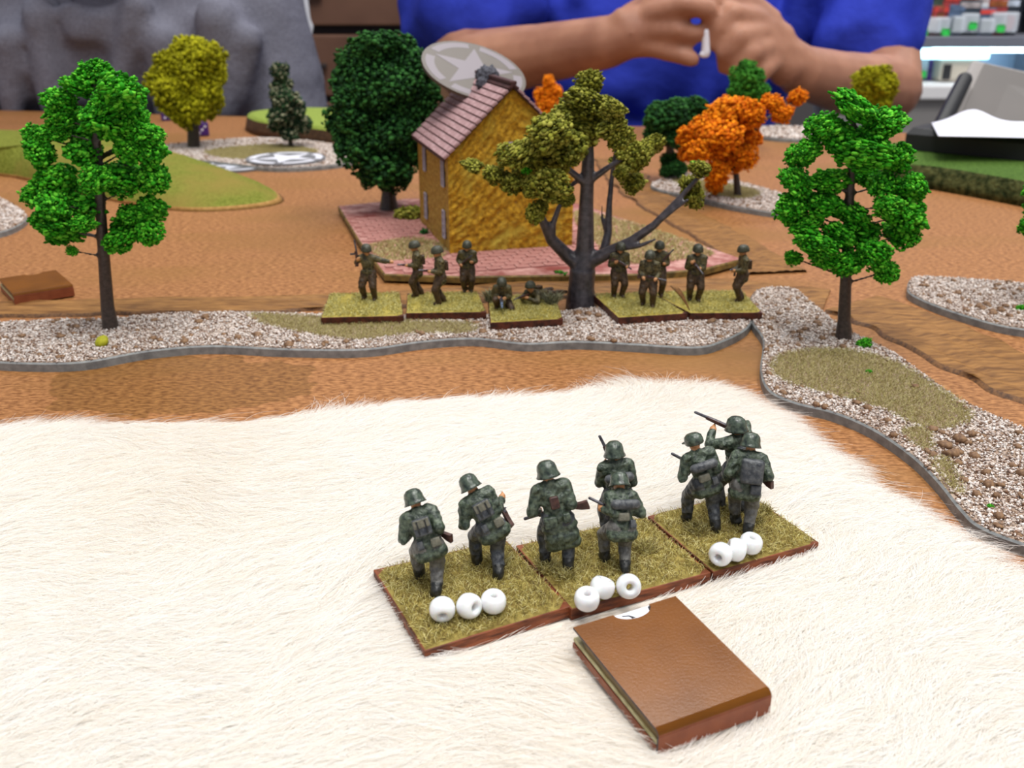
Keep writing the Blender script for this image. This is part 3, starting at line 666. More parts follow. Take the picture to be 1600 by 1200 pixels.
tree('olive green tree with bare grey forked branches in front of the house', (908, 470), 3.0,
  [[(908, 474, 6.2), (908, 452, 5.0), (910, 425, 5.0), (914, 395, 3.6), (916, 320, 2.7), (919, 250, 2.3), (920, 150, 1.0)],
   [(910, 418, 3.4), (885, 398, 2.6), (862, 375, 2.2, -3), (848, 345, 1.6, -5), (838, 322, 1.2, -6)],
   [(862, 375, 1.6, -3), (864, 350, 1.2, -4), (874, 322, .9, -4)],
   [(912, 412, 3.4), (940, 400, 2.6, -2), (985, 378, 1.9, -5), (1022, 352, 1.5, -7), (1060, 312, 1.1, -8), (1105, 262, .7, -8)],
   [(1022, 352, 1.1, -7), (1050, 330, .8, -9), (1075, 312, .6, -10)],
   [(960, 390, 1.2, -4), (1000, 384, .9, -8), (1024, 374, .5, -9)],
   [(942, 400, 2.0, 2), (950, 365, 1.6, 4), (952, 320, 1.2, 5), (956, 275, .9, 6), (962, 235, .7, 6)],
   [(948, 365, 1.0, 4), (940, 340, .6, 6), (941, 322, .4, 6)],
   [(918, 290, 1.6), (892, 268, 1.2, -2), (860, 240, .8, -3), (820, 245, .6, -3)],
   [(918, 285, 1.5), (950, 262, 1.1, -2), (985, 240, .7, -3)], [(905, 280, 1, 2), (880, 300, .7, -3)]],
  [(922, 128, 22, 17), (912, 158, 34, 20), (958, 172, 20, 13), (892, 184, 30, 20), (930, 182, 28, 18), (862, 206, 34, 22), (826, 236, 34, 18), (800, 240, 26, 16), (772, 272, 22, 13), (802, 285, 22, 15), (850, 246, 40, 24), (885, 232, 32, 26), (862, 288, 28, 20), (836, 292, 20, 16), (836, 334, 11, 15), (845, 322, 12, 10), (884, 312, 14, 11), (970, 216, 20, 16), (985, 246, 22, 22), (972, 270, 14, 10), (990, 286, 18, 16), (1002, 240, 16, 18), (1082, 302, 15, 24), (1094, 264, 20, 11), (1072, 285, 11, 10), (955, 200, 24, 14), (905, 206, 30, 20)],
  'olive', 'trunk_g', back=.3, depth=.8, extra=[((823, 263, -8), 2.0, 'bright'), ((1084, 256, -9), .9, 'bright')])
def ball(cx, cy, rx, ry, n, k=.33, seed=1):
    rr = random.Random(seed); out = []
    for i in range(n):
        a = i * 2.39996; r = math.sqrt((i + .5) / n) * (1 - k * .75)
        out.append((cx + rx * r * math.cos(a), cy + ry * r * math.sin(a), rx * k * rr.uniform(.85, 1.2), rx * k * rr.uniform(.85, 1.15)))
    return out
tree('yellow foam tree in front of the grey shirted person', (303, 232), 2, [[(303, 234, 5.0), (302, 200, 4.5), (296, 150, 3)]], ball(294, 126, 64, 74, 20, .36), 'yellow', back=.5, vox=1, gran=.11, N=500)
tree('small dark snow-flecked pine on the distant gravel piece', (456, 232), 2, [[(456, 234, 2), (450, 200, 1.6), (440, 110, 1)]],
  [(437, 112, 13, 14), (440, 135, 17, 14), (432, 150, 12, 10), (447, 155, 20, 14), (440, 175, 20, 14), (465, 172, 15, 12), (438, 196, 18, 12), (470, 192, 16, 12), (455, 205, 20, 10)], 'pine', back=.4, vox=1)
tree('large dark green rounded tree left of the house', (608, 328), pz - .6, [[(608, 330, 5.6), (607, 300, 3.6), (604, 270, 4), (600, 200, 3)], [(604, 280, 3.5), (640, 250, 3)], [(604, 280, 3.5), (570, 250, 3)]],
  ball(605, 150, 88, 92, 26, .30, 2) + [(575, 75, 30, 22), (600, 68, 34, 18), (550, 100, 26, 24), (600, 262, 40, 26), (560, 235, 32, 28), (645, 232, 36, 30), (620, 280, 28, 16), (580, 278, 24, 14), (535, 190, 22, 26), (540, 225, 20, 20), (680, 200, 24, 26)], 'forest', back=.5, vox=.9, gran=.10, N=560)
tree('dark green bushy tree behind the orange tree', (1047, 282), 1, [[(1047, 284, 4), (1047, 250, 3), (1046, 200, 2)]], [(1030, 185, 24, 24), (1055, 178, 26, 22), (1090, 168, 22, 14), (1030, 210, 22, 18), (1060, 208, 28, 18), (1080, 190, 22, 18), (1045, 250, 14, 14), (1058, 262, 14, 12), (1040, 268, 10, 8)], 'forest', back=.5, vox=1)
tree('orange autumn foam tree on the far right gravel strip', (1153, 306), 3, [[(1153, 308, 2.4), (1150, 270, 1.8), (1138, 230, 1.8), (1135, 190, 1.2)], [(1145, 250, 1.2), (1190, 190, 1), (1240, 160, 1)]],
  [(1132, 172, 28, 16), (1155, 180, 30, 22), (1175, 178, 22, 20), (1100, 200, 26, 18), (1075, 214, 20, 16), (1130, 210, 32, 22), (1165, 215, 22, 22), (1095, 235, 24, 18), (1135, 245, 28, 20), (1165, 245, 18, 16), (1120, 270, 18, 18), (1118, 290, 14, 12), (1205, 160, 16, 12), (1222, 178, 16, 13), (1245, 152, 16, 12), (1075, 240, 14, 12)], 'orange', back=0, vox=.9)
tree('small green conical tree showing above the orange tree', (1168, 235), 0, [[(1168, 237, 3), (1168, 200, 2.4), (1168, 150, 1.6)]], [(1168, 105, 14, 12), (1160, 122, 18, 16), (1176, 124, 18, 16), (1152, 140, 15, 13), (1168, 142, 22, 16), (1186, 142, 15, 14), (1172, 158, 22, 12)], 'mid', back=.5, vox=1)
tree('small orange tree peeking out above the house roof', (850, 218), 0, [[(850, 220, 3), (852, 190, 2.4), (856, 150, 1.6)]], [(858, 130, 9, 12), (848, 148, 14, 12), (866, 145, 13, 13), (856, 160, 18, 10), (850, 180, 22, 14)], 'orange', back=.5, vox=1)
tree('distant yellow foam tree behind the right bright green tree', (1368, 218), 0, [[(1368, 220, 4), (1368, 185, 3.4), (1368, 140, 3)]], ball(1368, 138, 36, 42, 14, .40, 5), 'yellow', back=.5, vox=1)
tree('green foam tree cut off by the right edge of the photo', (1625, 470), 3, [[(1625, 470, 2.6), (1624, 400, 2), (1625, 300, 1.2)]], [(1618, 300, 20, 14), (1612, 350, 18, 18), (1618, 325, 15, 12), (1640, 330, 26, 22), (1645, 290, 24, 18), (1650, 365, 25, 18), (1640, 265, 20, 14)], 'bright', back=.3)

# small yellow ball by the left tree
V, F, k = scatter(np.zeros((1, 3)), [1.9], ico(2), .04); b = P(160, 540, 3)
me = mesh_np('moss_ball', V, F, mat('yellow_moss', S(150, 150, 10), S(176, 172, 24), 1, .7, .5, 3), smooth=True)
setp(link('moss_ball', me, None, (b[0], b[1], 4.3)), 'small yellow green moss ball at the foot of the left tree', 'ball')

# ------------------------------------------------------------------ round star tokens
def star_pts(r, rin, n=5, rot=math.pi / 2): return [((r if k % 2 == 0 else rin) * math.cos(rot + k * math.pi / n), (r if k % 2 == 0 else rin) * math.sin(rot + k * math.pi / n)) for k in range(2 * n)]
def flat(name, pts, z0, z1, m, parent):
    bm = bmesh.new(); a = [bm.verts.new((x, y, z0)) for x, y in pts]; b = [bm.verts.new((x, y, z1)) for x, y in pts]; n = len(pts)
    for i in range(n): bm.faces.new((a[i], a[(i + 1) % n], b[(i + 1) % n], b[i]))
    bm.faces.new(b); bm.faces.new(a[::-1]); return link(name, bm_mesh(name, bm, m), parent)
def token(label, loc, rot, r, mbase, mprint, rotstar=math.pi / 2):
    t = thing('star_token', label, 'token', loc, group=None); t.rotation_euler = rot
    flat('disc', [(r * math.cos(a * math.pi / 32), r * math.sin(a * math.pi / 32)) for a in range(64)], 0, 1.4, mbase, t)
    flat('star', star_pts(r * .80, r * .31, 5, rotstar), 1.4, 1.47, mprint, t)
    for k in range(5):
        a0 = rotstar + k * 2 * math.pi / 5 + .13; a1 = a0 + 2 * math.pi / 5 - .26; N = 10
        flat('ring_arc', [(r * .93 * math.cos(a0 + (a1 - a0) * i / N), r * .93 * math.sin(a0 + (a1 - a0) * i / N)) for i in range(N + 1)] + [(r * .76 * math.cos(a1 + (a0 - a1) * i / N), r * .76 * math.sin(a1 + (a0 - a1) * i / N)) for i in range(N + 1)], 1.4, 1.47, mprint, t)
b = P(447, 250, 3.4); token('white and grey round star token lying flat on the distant gravel piece', (b[0], b[1], 3.6), (0.0, 0, 0), 27, M['disc_g'], M['white'], -math.pi / 2)
b = P(368, 262, 0); token('half hidden pale round star token beside the olive hill', (b[0], b[1], .2), (0, 0, .5), 22, M['disc_g'], M['disc_w'])
apx = hA + gx * Wd / 2 + gy * Lh * .8
tk = PD(740, 113, apx[1] + 6)
token('tan round star token leaning against the ridge of the house roof', (tk[0], tk[1], tk[2]), (math.radians(23), math.radians(17), math.radians(0)), 25.5, M['disc_t'], M['disc_tp'], math.pi / 2 + .15)

# purple dice in the distance
for px, py, lb in ((262, 188, 'small purple die on the table behind the yellow tree, left one'), (316, 212, 'small purple die right of the yellow tree trunk')):
    b = P(px, py, 0); o = thing('die', lb, 'die', (b[0], b[1], 0), .4); box('die_body', 11, 11, 11, M['purple'], o, c=(0, 0, 5.5), bevel=1.5)
    for dx, dz in ((-2.5, 3), (0, 5.5), (2.5, 8)): box('pip', 1.6, .4, 1.6, M['white'], o, c=(dx, -5.5, dz))

# ------------------------------------------------------------------ white fur
FZ = 3.0
fur_px = [(-420, 690), (-200, 676), (0, 672), (150, 668), (300, 668), (430, 662), (560, 644), (700, 630), (850, 622), (1000, 608), (1090, 604), (1135, 614), (1170, 638), (1225, 678), (1275, 718), (1320, 756), (1372, 792), (1430, 824), (1490, 862), (1550, 902), (1620, 950), (1760, 1040)]
fpoly = [tuple(P(*p, 4)[:2]) for p in fur_px]; fpoly = [tuple(q) for q in smooth_poly([np.array(q) for q in fpoly], 4, closed=False)]
fpoly += [(fpoly[-1][0] + 10, 40), (-150, 30), (fpoly[0][0] - 15, 70)]
t = thing('fur_rug', 'cream white faux fur sheet filling the foreground', 'fur', (0, 150, 0))
# backing: gently domed pad
bm = prism_bm([(p[0], p[1] - 150) for p in fpoly], 0.0, FZ, 1.8); bmesh.ops.triangulate(bm, faces=[f for f in bm.faces if len(f.verts) > 4])
link('backing', bm_mesh('backing', bm, M['fur_back']), t)
obst = []                                 # footprints that press the pile down, filled below
BASES = {'g1': [(583, 888), (789, 840), (892, 945), (663, 1015)], 'g2': [(806, 850), (1008, 805), (1111, 892), (893, 950)], 'g3': [(1012, 804), (1165, 766), (1280, 845), (1115, 892)]}
BT, BZ = 2.8, FZ + .3
def rect_from(px4, z):
    q = [P(*p, z)[:2] for p in px4]; c = sum(q) / 4
    u = (q[1] - q[0]) + (q[2] - q[3]); v = (q[3] - q[0]) + (q[2] - q[1]); w_ = np.linalg.norm(u) / 2; h_ = np.linalg.norm(v) / 2
    a = math.atan2(u[1], u[0]); return q, c, a, w_, h_
for k in BASES: obst.append(rect_from(BASES[k], BZ + BT)[0])
CARD = [(868, 990), (1030, 950), (1207, 1080), (1030, 1145)]
obst.append([P(*p, 9)[:2] for p in CARD])
def fur():
    q = rand_in(fpoly, 11); d = ray
    # keep full density only around the view
    yy = q[:, 1]; vis = (np.abs(q[:, 0]) < yy * .62 + 25) & (yy > 88)
    q = q[vis | (NR.random(len(q)) < .12)]
    q = q[q[:, 1] > 60]
    n = len(q); x, y = q.T
    ed, en = edge_dist(q, fpoly[:-3] if False else fpoly)
    cell = 3.4; ci = np.floor((q + 1.2 * np.c_[wob(x, y, .9, 1), wob(x, y, .9, 2)]) / cell); h = np.sin(ci[:, 0] * 12.9898 + ci[:, 1] * 78.233) * 43758.5; h -= np.floor(h)
    h2 = np.sin(ci[:, 0] * 39.3 + ci[:, 1] * 11.1) * 9341.7; h2 -= np.floor(h2)
    ang = .42 + .38 * wob(x, y, .03, 7) + .22 * wob(x, y, .1, 8) + (h - .5) * .3 + NR.normal(0, .22, n)
    dx, dy = np.cos(ang), np.sin(ang)
    e = np.clip(1 - ed / 7, 0, 1)[:, None] * .45; d2 = np.c_[dx, dy] * (1 - e) + en * e; d2 /= np.linalg.norm(d2, axis=1)[:, None]
    L = (10 + 4 * h2 + NR.normal(0, 1.5, n)); L = np.maximum(L, 4)
    hh = 2.6 + .9 * wob(x, y, .06, 9) + .35 * (h - .5) + NR.normal(0, .45, n) + .35 * wob(x, y, .3, 10); hh = np.clip(hh, .5, 7)
    pressed = np.zeros(n); 
    for o in obst:
        ins = inside(q, o); dd, _ = edge_dist(q, o); pressed = np.maximum(pressed, np.where(ins, 1, np.clip(1 - dd / 3.5, 0, 1)))
        tip = q + d2 * L[:, None] * .8; ti = inside(tip, o); hh = np.where(ti, np.minimum(hh, .9), hh); L = np.where(ti & ~ins, L * .5, L)
    hh = hh * (1 - pressed * .75); keep = pressed < .999
    wisps = NR.random(n) < .012; L = np.where(wisps & (pressed < .1), L * 1.35, L); hh = np.where(wisps & (pressed < .1), hh + 1.5, hh)
    K = 6; ts = np.linspace(0, 1, K); cx = (ci[:, 0] + .5) * cell; cy = (ci[:, 1] + .5) * cell
    P0 = np.c_[x, y]; toc = np.c_[cx - x, cy - y] * .38; cur = NR.normal(0, .2, n) + .35 * wob(x, y, .1, 12)
    pts = np.zeros((n, K, 3))
    perp = np.c_[-d2[:, 1], d2[:, 0]]
    for k, tt in enumerate(ts):
        xy = P0 + d2 * (L * (tt * .9 + .1 * tt * tt))[:, None] + toc * tt ** 1.3 + perp * (cur * L * tt * tt)[:, None]
        z = hh * (1 - (1 - tt) ** 2.6) * (1 - .45 * tt ** 3)
        off = np.clip(ed - 0, 0, 99)   # beyond the edge the hair drops towards the table
        out = ~inside(xy, fpoly); z = np.where(out, z - np.minimum(1.8, 2.2 * tt), z)
        pts[:, k, :2] = xy; pts[:, k, 2] = FZ - .35 + z
    pts[:, :, 2] = np.maximum(pts[:, :, 2], .15)
    pts = pts[keep]; n = len(pts)
    rd = np.tile(np.array([.034, .034, .032, .028, .022, .01]), (n, 1)) * (.7 + .6 * NR.random((n, 1)))
    pal = np.array([S(254, 252, 248), S(253, 250, 244), S(255, 254, 252), S(249, 243, 233)])
    warm = np.clip(.5 + .5 * wob(pts[:, 0, 0], pts[:, 0, 1], .04, 14), 0, 1)[:, None]
    cols = pal[NR.integers(4, size=n)] * (1 - warm ** 2 * np.array([.015, .03, .05])) 
    pts[:, :, 1] -= 150
    print('fur hairs', n)
    o = hairs('fur_pile', pts, rd, np.clip(cols, 0, 1), M['fur'], t); setp(o, kind='stuff')
fur()

# ------------------------------------------------------------------ figure bases
def mini_base(px4, zb, th, label, flock, pal, wood, group, h=1.25, dens=8, rad=.045, tufts=()):
    q, c, a, w_, h_ = rect_from(px4, zb + th)
    t = thing('figure_base', label, 'figure base', (c[0], c[1], zb), 0, group)
    lp = [(p[0] - c[0], p[1] - c[1]) for p in q]
    if sum(lp[i][0] * lp[(i + 1) % 4][1] - lp[(i + 1) % 4][0] * lp[i][1] for i in range(4)) < 0: lp = lp[::-1]
    bm = bmesh.new(); A = [bm.verts.new((x, y, 0)) for x, y in lp]; B = [bm.verts.new((x, y, th - .35)) for x, y in lp]
    for i in range(4): bm.faces.new((A[i], A[(i + 1) % 4], B[(i + 1) % 4], B[i]))
    bm.faces.new(B); bm.faces.new(A[::-1]); link('base_block', bm_mesh('base_block', bm, wood, .18), t)
    # uneven flocked ground
    N = 14; V = []; F = []
    Q = [np.array(p) for p in lp]
    for j in range(N + 1):
        for i in range(N + 1):
            u, v = .008 + .984 * i / N, .008 + .984 * j / N; p = (Q[0] * (1 - u) + Q[1] * u) * (1 - v) + (Q[3] * (1 - u) + Q[2] * u) * v
            ed = min(i, j, N - i, N - j); V.append((p[0], p[1], th - .36 if ed == 0 else th + .12 * wob(p[0] + c[0], p[1], .5, 4) - (.1 if ed == 1 else 0)))
    for j in range(N):
        for i in range(N): F.append((j * (N + 1) + i, j * (N + 1) + i + 1, (j + 1) * (N + 1) + i + 1, (j + 1) * (N + 1) + i))
    link('ground', mesh_py('ground', V, F, flock, True), t)
    g = rand_in([(x * .955, y * .955) for x, y in lp], dens); cl = wob(g[:, 0] + c[0], g[:, 1] + c[1], .35, 6); g = g[(cl + NR.random(len(g)) * 1.2) > -.35]
    grass_tuft('static_grass', g, th - .05, t, h, pal, 1.3, rad)
    for (px, py, r) in tufts:
        p = P(px, py, zb + th); n = int(140 * r); aa = NR.random(n) * 6.28; rr = r * np.sqrt(NR.random(n)); gg = np.c_[p[0] - c[0] + rr * np.cos(aa), p[1] - c[1] + rr * np.sin(aa)]
        gg = gg[inside(gg, lp)]; grass_tuft('grass_tuft', gg, th - .05, t, h * 1.9, pal * .8, 1.0, rad)
    return t
grp = 'brown wooden bases of the figures on the fur'
mini_base(BASES['g1'], BZ, BT, 'left grassy wooden base on the white fur', M['flock_g'], OLIVE, M['base_w'], grp, tufts=[(690, 890, 1.5), (775, 880, 2.2), (660, 905, 1.2)])
mini_base(BASES['g2'], BZ, BT, 'middle grassy wooden base on the white fur behind the brown card box', M['flock_g'], OLIVE, M['base_w'], grp, tufts=[(1010, 860, 2.2), (850, 890, 1.8), (885, 900, 1.8)])
mini_base(BASES['g3'], BZ, BT, 'right grassy wooden base on the white fur', M['flock_g'], OLIVE, M['base_w'], grp, tufts=[(1090, 830, 2), (1130, 800, 1.6), (1180, 815, 1.6), (1195, 800, 1.2)])
AZ, AT = 3.1, 3.1
ABASE = [([(514, 458), (625, 456), (631, 492), (501, 495)], 'first pale grassy base from the left on the gravel strip, with a pointing soldier'),
 ([(636, 457), (747, 455), (760, 486), (634, 488)], 'second pale grassy base on the gravel strip, with three standing soldiers'),
 ([(762, 463), (866, 456), (880, 497), (766, 503)], 'third pale grassy base on the gravel strip, with lying machine gunners'),
 ([(927, 459), (1012, 455), (1075, 488), (966, 495)], 'pale grassy base right of the olive tree trunk'),
 ([(1016, 455), (1160, 453), (1192, 487), (1079, 488)], 'rightmost pale grassy base next to the gravel piece at right')]
for px4, lb in ABASE: mini_base(px4, AZ, AT, lb, M['flock_y'], PALE, M['base_d'], 'pale grassy bases along the gravel strip', .9, 5, .08)

# ------------------------------------------------------------------ miniature soldiers (22 mm tall)
def ik(a, b, l1, l2, hint):
    a, b = np.array(a, float), np.array(b, float); d = b - a; L = np.linalg.norm(d); L2 = min(L, (l1 + l2) * .995); d = d / (L + 1e-9); b = a + d * L2
    x = (l1 * l1 - l2 * l2 + L2 * L2) / (2 * L2); h = math.sqrt(max(0, l1 * l1 - x * x)); hv = np.array(hint, float); hv -= d * (hv @ d); hv /= np.linalg.norm(hv) + 1e-9
    return a + d * x + hv * h, b
def lathe(profile, seg=20):
    V = []; F = []
    for r, z in profile:
        for k in range(seg): a = 2 * math.pi * k / seg; V.append((r * math.cos(a), r * math.sin(a), z))
    for i in range(len(profile) - 1):
        for k in range(seg): F.append((i * seg + k, i * seg + (k + 1) % seg, (i + 1) * seg + (k + 1) % seg, (i + 1) * seg + k))
    F.append(tuple(range(seg))[::-1]); F.append(tuple((len(profile) - 1) * seg + k for k in range(seg)))
    return V, F
def frame(d, up=(0, 0, 1)):
    y = Vector(d).normalized(); x = y.cross(Vector(up)).normalized(); z = x.cross(y); return Matrix((x, y, z)).transposed()
def gun(t, p0, p1, kind='rifle', s=1.0):
    """p0 butt, p1 muzzle, local mm"""
    p0, p1 = Vector(p0), Vector(p1); L = (p1 - p0).length; Rm = frame(p1 - p0)
    def place(o): o.location = p0 * MM; o.rotation_euler = Rm.to_euler(); return o
    g = .42 * s
    if kind == 'rifle': prof = [(0, -.45, 1.15, .34), (.12, -.3, .95, .34), (.24, .0, .55, .34), (.32, .15, .5, .36), (.55, .2, .5, .34), (.78, .25, .42, .30)]
    elif kind == 'smg': prof = [(0, -.5, .9, .3), (.18, -.2, .7, .3), (.3, .05, .6, .36), (.6, .1, .6, .36)]
    else: prof = [(0, -.3, 1.2, .4), (.2, 0, .8, .4), (.3, .1, .95, .55), (.6, .1, .9, .55)]
    V = []; F = []
    for u, zc, hh, ww in prof:
        for sx, sz in ((-1, -1), (1, -1), (1, 1), (-1, 1)): V.append((sx * ww * s, u * L, zc * s + sz * hh * .5 * s * 1.15))
    for i in range(len(prof) - 1):
        for k in range(4): F.append((i * 4 + k, i * 4 + (k + 1) % 4, (i + 1) * 4 + (k + 1) % 4, (i + 1) * 4 + k))
    F += [(3, 2, 1, 0), tuple((len(prof) - 1) * 4 + k for k in range(4))]
    bm = bmesh.new(); vs = [bm.verts.new(v) for v in V]; [bm.faces.new([vs[i] for i in f]) for f in F]
    o = place(link({'rifle': 'rifle', 'smg': 'submachine_gun', 'mg': 'machine_gun'}[kind], bm_mesh('gun', bm, M['mwood'] if kind != 'mg' else M['mmetal'], .08), t))
    v, f = cone_vf((0, .35 * L, .3 * s), (0, L, .3 * s), .30 * s, .24 * s, 10)
    if kind == 'mg': v, f = cone_vf((0, .5 * L, .2), (0, L, .2), .5, .42, 10)
    link('barrel', mesh_py('barrel', v, f, M['mmetal'] if kind != 'mg' else M['mblue'], True), o)
    if kind == 'smg': box('magazine', .4, .7, 2.2, M['mmetal'], o, c=(0, .5 * L, -1.1), bevel=.08)
    if kind == 'rifle': box('bolt', .9, .3, .3, M['mmetal'], o, c=(.4, .42 * L, .35), bevel=.06)
    if kind == 'mg': box('ammo_box', 1.2, 1.4, 1.2, M['us'], o, c=(-.9, .42 * L, -.2), bevel=.1)
    return o
def soldier(label, foot, z0, heading, side, lean=8, roll=0, feet=((-1.6, 0), (1.6, 0)), hl=(-1.5, 4, 14), hr=(1.5, 3, 13.5), w=None, wk='rifle', head_yaw=0, pack='bag', hip=11.0, H=22.0, cap=False, vox=.26, coat=False, fz=(0, 0), grp=None, eh=((-.35, -.45, -1), (.35, -.45, -1)), skinh=True, name='toy_soldier', grey=False):
    k = H / 22.0; b = P(*foot, z0); t = thing(name, label, 'toy soldier', (b[0], b[1], z0 - .05), math.radians(heading), grp)
    ge = side == 'g'
    mj, mt, mb = (M['fg'], M['fgt'], M['fgb']) if ge else (M['us'], M['ust'], M['ust'])
    if grey: mt = M['fgg']
    Rl = Matrix.Rotation(math.radians(roll), 3, 'Y') @ Matrix.Rotation(-math.radians(lean), 3, 'X')
    T = lambda v: np.array(Rl @ Vector(v))
    hp = np.array([0, 0, hip]); cy = sum(f[1] for f in feet) / 2 * .35; hp[1] = cy
    A = lambda v: np.array(v, float)
    pr = []
    # legs
    for i, s in enumerate((-1, 1)):
        h0 = hp + A((s * 1.35, 0, -.3)); fx, fy = feet[i]; an = A((fx, fy, 1.2 + fz[i]))
        kn, an = ik(h0, an, 5.4, 5.2, (s * .25, 1, 0.1))
        pr += [('c', h0, kn, 2.0, 1.5, 1), ('c', kn, an, 1.5, 1.1, 1), ('c', kn * .25 + an * .75, an, 1.25, 1.15, 2)]
        pr += [('c', an + A((0, -.35, -.5)), an + A((s * .2, 1.6, -.65)), .85, .65, 2)]
    # torso
    ch = hp + T((0, 0, 4.2)); sh = hp + T((0, 0, 6.4)); nk = hp + T((0, .2, 7.8)); hd = hp + T((0, .5, 8.9))
    pr += [('e', hp + T((0, 0, .3)), (2.75, 2.1, 2.1), None, 0), ('e', hp + T((0, 0, 2.2)), (2.45, 1.9, 2.2), Rl, 0), ('e', ch, (2.9, 2.1, 2.7), Rl, 0),
           ('c', hp + T((-2.0, 0, 6.0)), hp + T((2.0, 0, 6.0)), 1.5, 1.5, 0), ('c', sh, nk, 1.2, .9, 3), ('c', hp + T((-1.7, 0, -1.6)), hp + T((1.7, 0, -1.6)), 1.75, 1.75, 0)]
    if coat: pr += [('c', hp + T((-1.5, 0, -3.6)), hp + T((1.5, 0, -3.6)), 1.9, 1.9, 0), ('c', hp + T((-2, .3, -5)), hp + T((2, .3, -5)), 1.5, 1.5, 0)]
    # collar
    pr += [('e', hp + T((0, 0, 7.2)), (1.35, 1.25, .55), Rl, 0)]
    Rh = Rl @ Matrix.Rotation(math.radians(head_yaw), 3, 'Z')
    pr += [('e', hd, (1.25, 1.45, 1.75), Rh, 3), ('e', hd + np.array(Rh @ Vector((0, 1.45, -.1))), (.28, .35, .4), Rh, 3), ('e', hd + np.array(Rh @ Vector((0, 1.15, -1.2))), (.6, .5, .4), Rh, 3)]
    for i, (s, hnd) in enumerate(((-1, hl), (1, hr))):
        s0 = hp + T((s * 2.6, 0, 6.0)); el, hn = ik(s0, A(hnd), 3.9, 3.8, eh[i])
        pr += [('c', s0, el, 1.35, 1.1, 0), ('c', el, el * .2 + hn * .8, 1.15, .8, 0), ('e', hn, (.8, .8, .75), None, 3 if skinh else 0)]
        d = hn - el; d /= np.linalg.norm(d) + 1e-9
        for f in range(4): o_ = np.cross(d, [0, 0, 1.]); pr.append(('c', hn + d * .5 + A((0, 0, .45 - .3 * f)), hn + d * .95 - o_ * s * .3 + A((0, 0, .45 - .3 * f)), .26, .22, 3 if skinh else 0))
    ob = blob('body', pr, vox, [mj, mt, mb, M['mskin']], smooth=2, disp=.22 if vox < .3 else .15, disp_s=1.5, parent=t)
    ob.scale = (k,) * 3
    # helmet
    if cap: prof = [(1.62, -.2), (1.75, 0), (1.75, .6), (1.6, 1.3), (1.1, 1.75), (.3, 1.85)]
    elif ge: prof = [(1.95, -.55), (2.15, -.6), (1.95, -.25), (1.78, .25), (1.75, .8), (1.55, 1.45), (1.0, 1.95), (.3, 2.1)]
    else: prof = [(1.7, -.3), (1.95, -.35), (1.9, 0), (1.85, .6), (1.55, 1.35), (1.0, 1.8), (.3, 1.95)]
    V, F = lathe(prof); V = [(x * .95, y * 1.12, z) for x, y, z in V]
    hm = M['helm'] if ge else M['ush']
    he = link('helmet', mesh_py('helmet', V, F, hm, True), t); he.location = [c * MM * k for c in (hd + np.array(Rh @ Vector((0, -.1, -.05 if ge else .4))))]; he.rotation_euler = (Rh @ Matrix.Rotation(-.08, 3, 'X')).to_euler(); he.scale = (k * 1.13,) * 3
    if cap: box('cap_peak', 1.8, 1.2, .3, hm, he, c=(0, 2.1, .1), bevel=.12)
    def kit(name, c, size, m, bev=.35, rot=None):
        o = link(name, bm_mesh(name, box_bm(*size), m, bev, True, 3), t); o.location = [v * MM * k for v in (hp + T(c))]
        o.rotation_euler = (Rl @ (rot or Matrix.Identity(3))).to_euler(); o.scale = (k,) * 3; return o
    if pack == 'bag':
        pk = kit('backpack', (0, -2.55, 3.9), (3.4, 1.5, 3.4), M['fgt']); box('flap', 3.1, .4, 1.6, M['fgk'], pk, c=(0, -.75, .7), bevel=.15)
        for s in (-.8, .8): box('strap', .3, .25, 2.6, M['fgb'], pk, c=(s, -1.0, 0))
        kit('bread_bag', (1.6, -2.1, .3), (1.9, 1.1, 1.8), M['fgk']); kit('canteen', (-1.4, -2.1, .5), (1.3, 1.1, 1.8), M['fgt'])
    elif pack == 'roll':
        v, f = cone_vf((-2.0, 0, 0), (2.0, 0, 0), 1.0, 1.0); o = link('bedroll', mesh_py('bedroll', v, f, M['fgt'], True), t); o.location = [q * MM * k for q in (hp + T((0, -2.6, 4.4)))]; o.rotation_euler = Rl.to_euler()
        kit('mess_tin', (-.5, -2.4, 1.9), (2.4, 1.2, 1.7), M['fgk']); kit('canteen', (1.6, -2.0, .4), (1.3, 1.1, 1.8), M['orange'] if False else M['fgt'])
    elif pack == 'sack':
        o = kit('rucksack', (.6, -2.9, 3.6), (4.6, 2.8, 5.2), M['fgt'], .9); box('flap', 3.4, .5, 1.8, M['fgk'], o, c=(0, -1.1, 1.2), bevel=.2); kit('bread_bag', (1.8, -2.4, -.2), (2.2, 1.4, 2.2), M['fgt'])
    elif pack == 'us':
        kit('haversack', (0, -2.4, 3.6), (2.6, 1.3, 3.6), M['ust']); kit('canteen', (1.7, -1.7, .2), (1.2, 1.0, 1.7), M['us'])
        for s in (-1.4, 1.4): kit('ammo_pouch', (s, 2.0, .9), (1.3, .7, 1.2), M['us'], .2)
    elif pack == 'stow':
        kit('shovel_cover', (0, -2.35, 3.8), (1.7, .9, 2.4), M['mwood']); kit('bread_bag', (-1.5, -2.2, .2), (2.4, 1.3, 2.2), M['fg']); kit('canteen', (1.6, -2.1, .4), (1.4, 1.2, 1.9), M['fg'])
    if w: 
        a, b2 = [np.array(v, float) * k for v in w]; gun(t, a, b2, wk, k * 1.3)
    return t
GZ = BZ + BT
gg = None
soldier('field-grey toy soldier at far left of the fur bases, running with a low rifle', (672, 921), GZ, 12, 'g', 24, -14, ((-1.5, 4.0), (.9, -2.6)), (-2.2, 4.6, 11), (2.6, 2.2, 11.5), ((4.6, .2, 11.5), (-2.5, 7, 11)), head_yaw=15, pack='bag', hip=10.2, H=21, fz=(0, 0), grey=True)
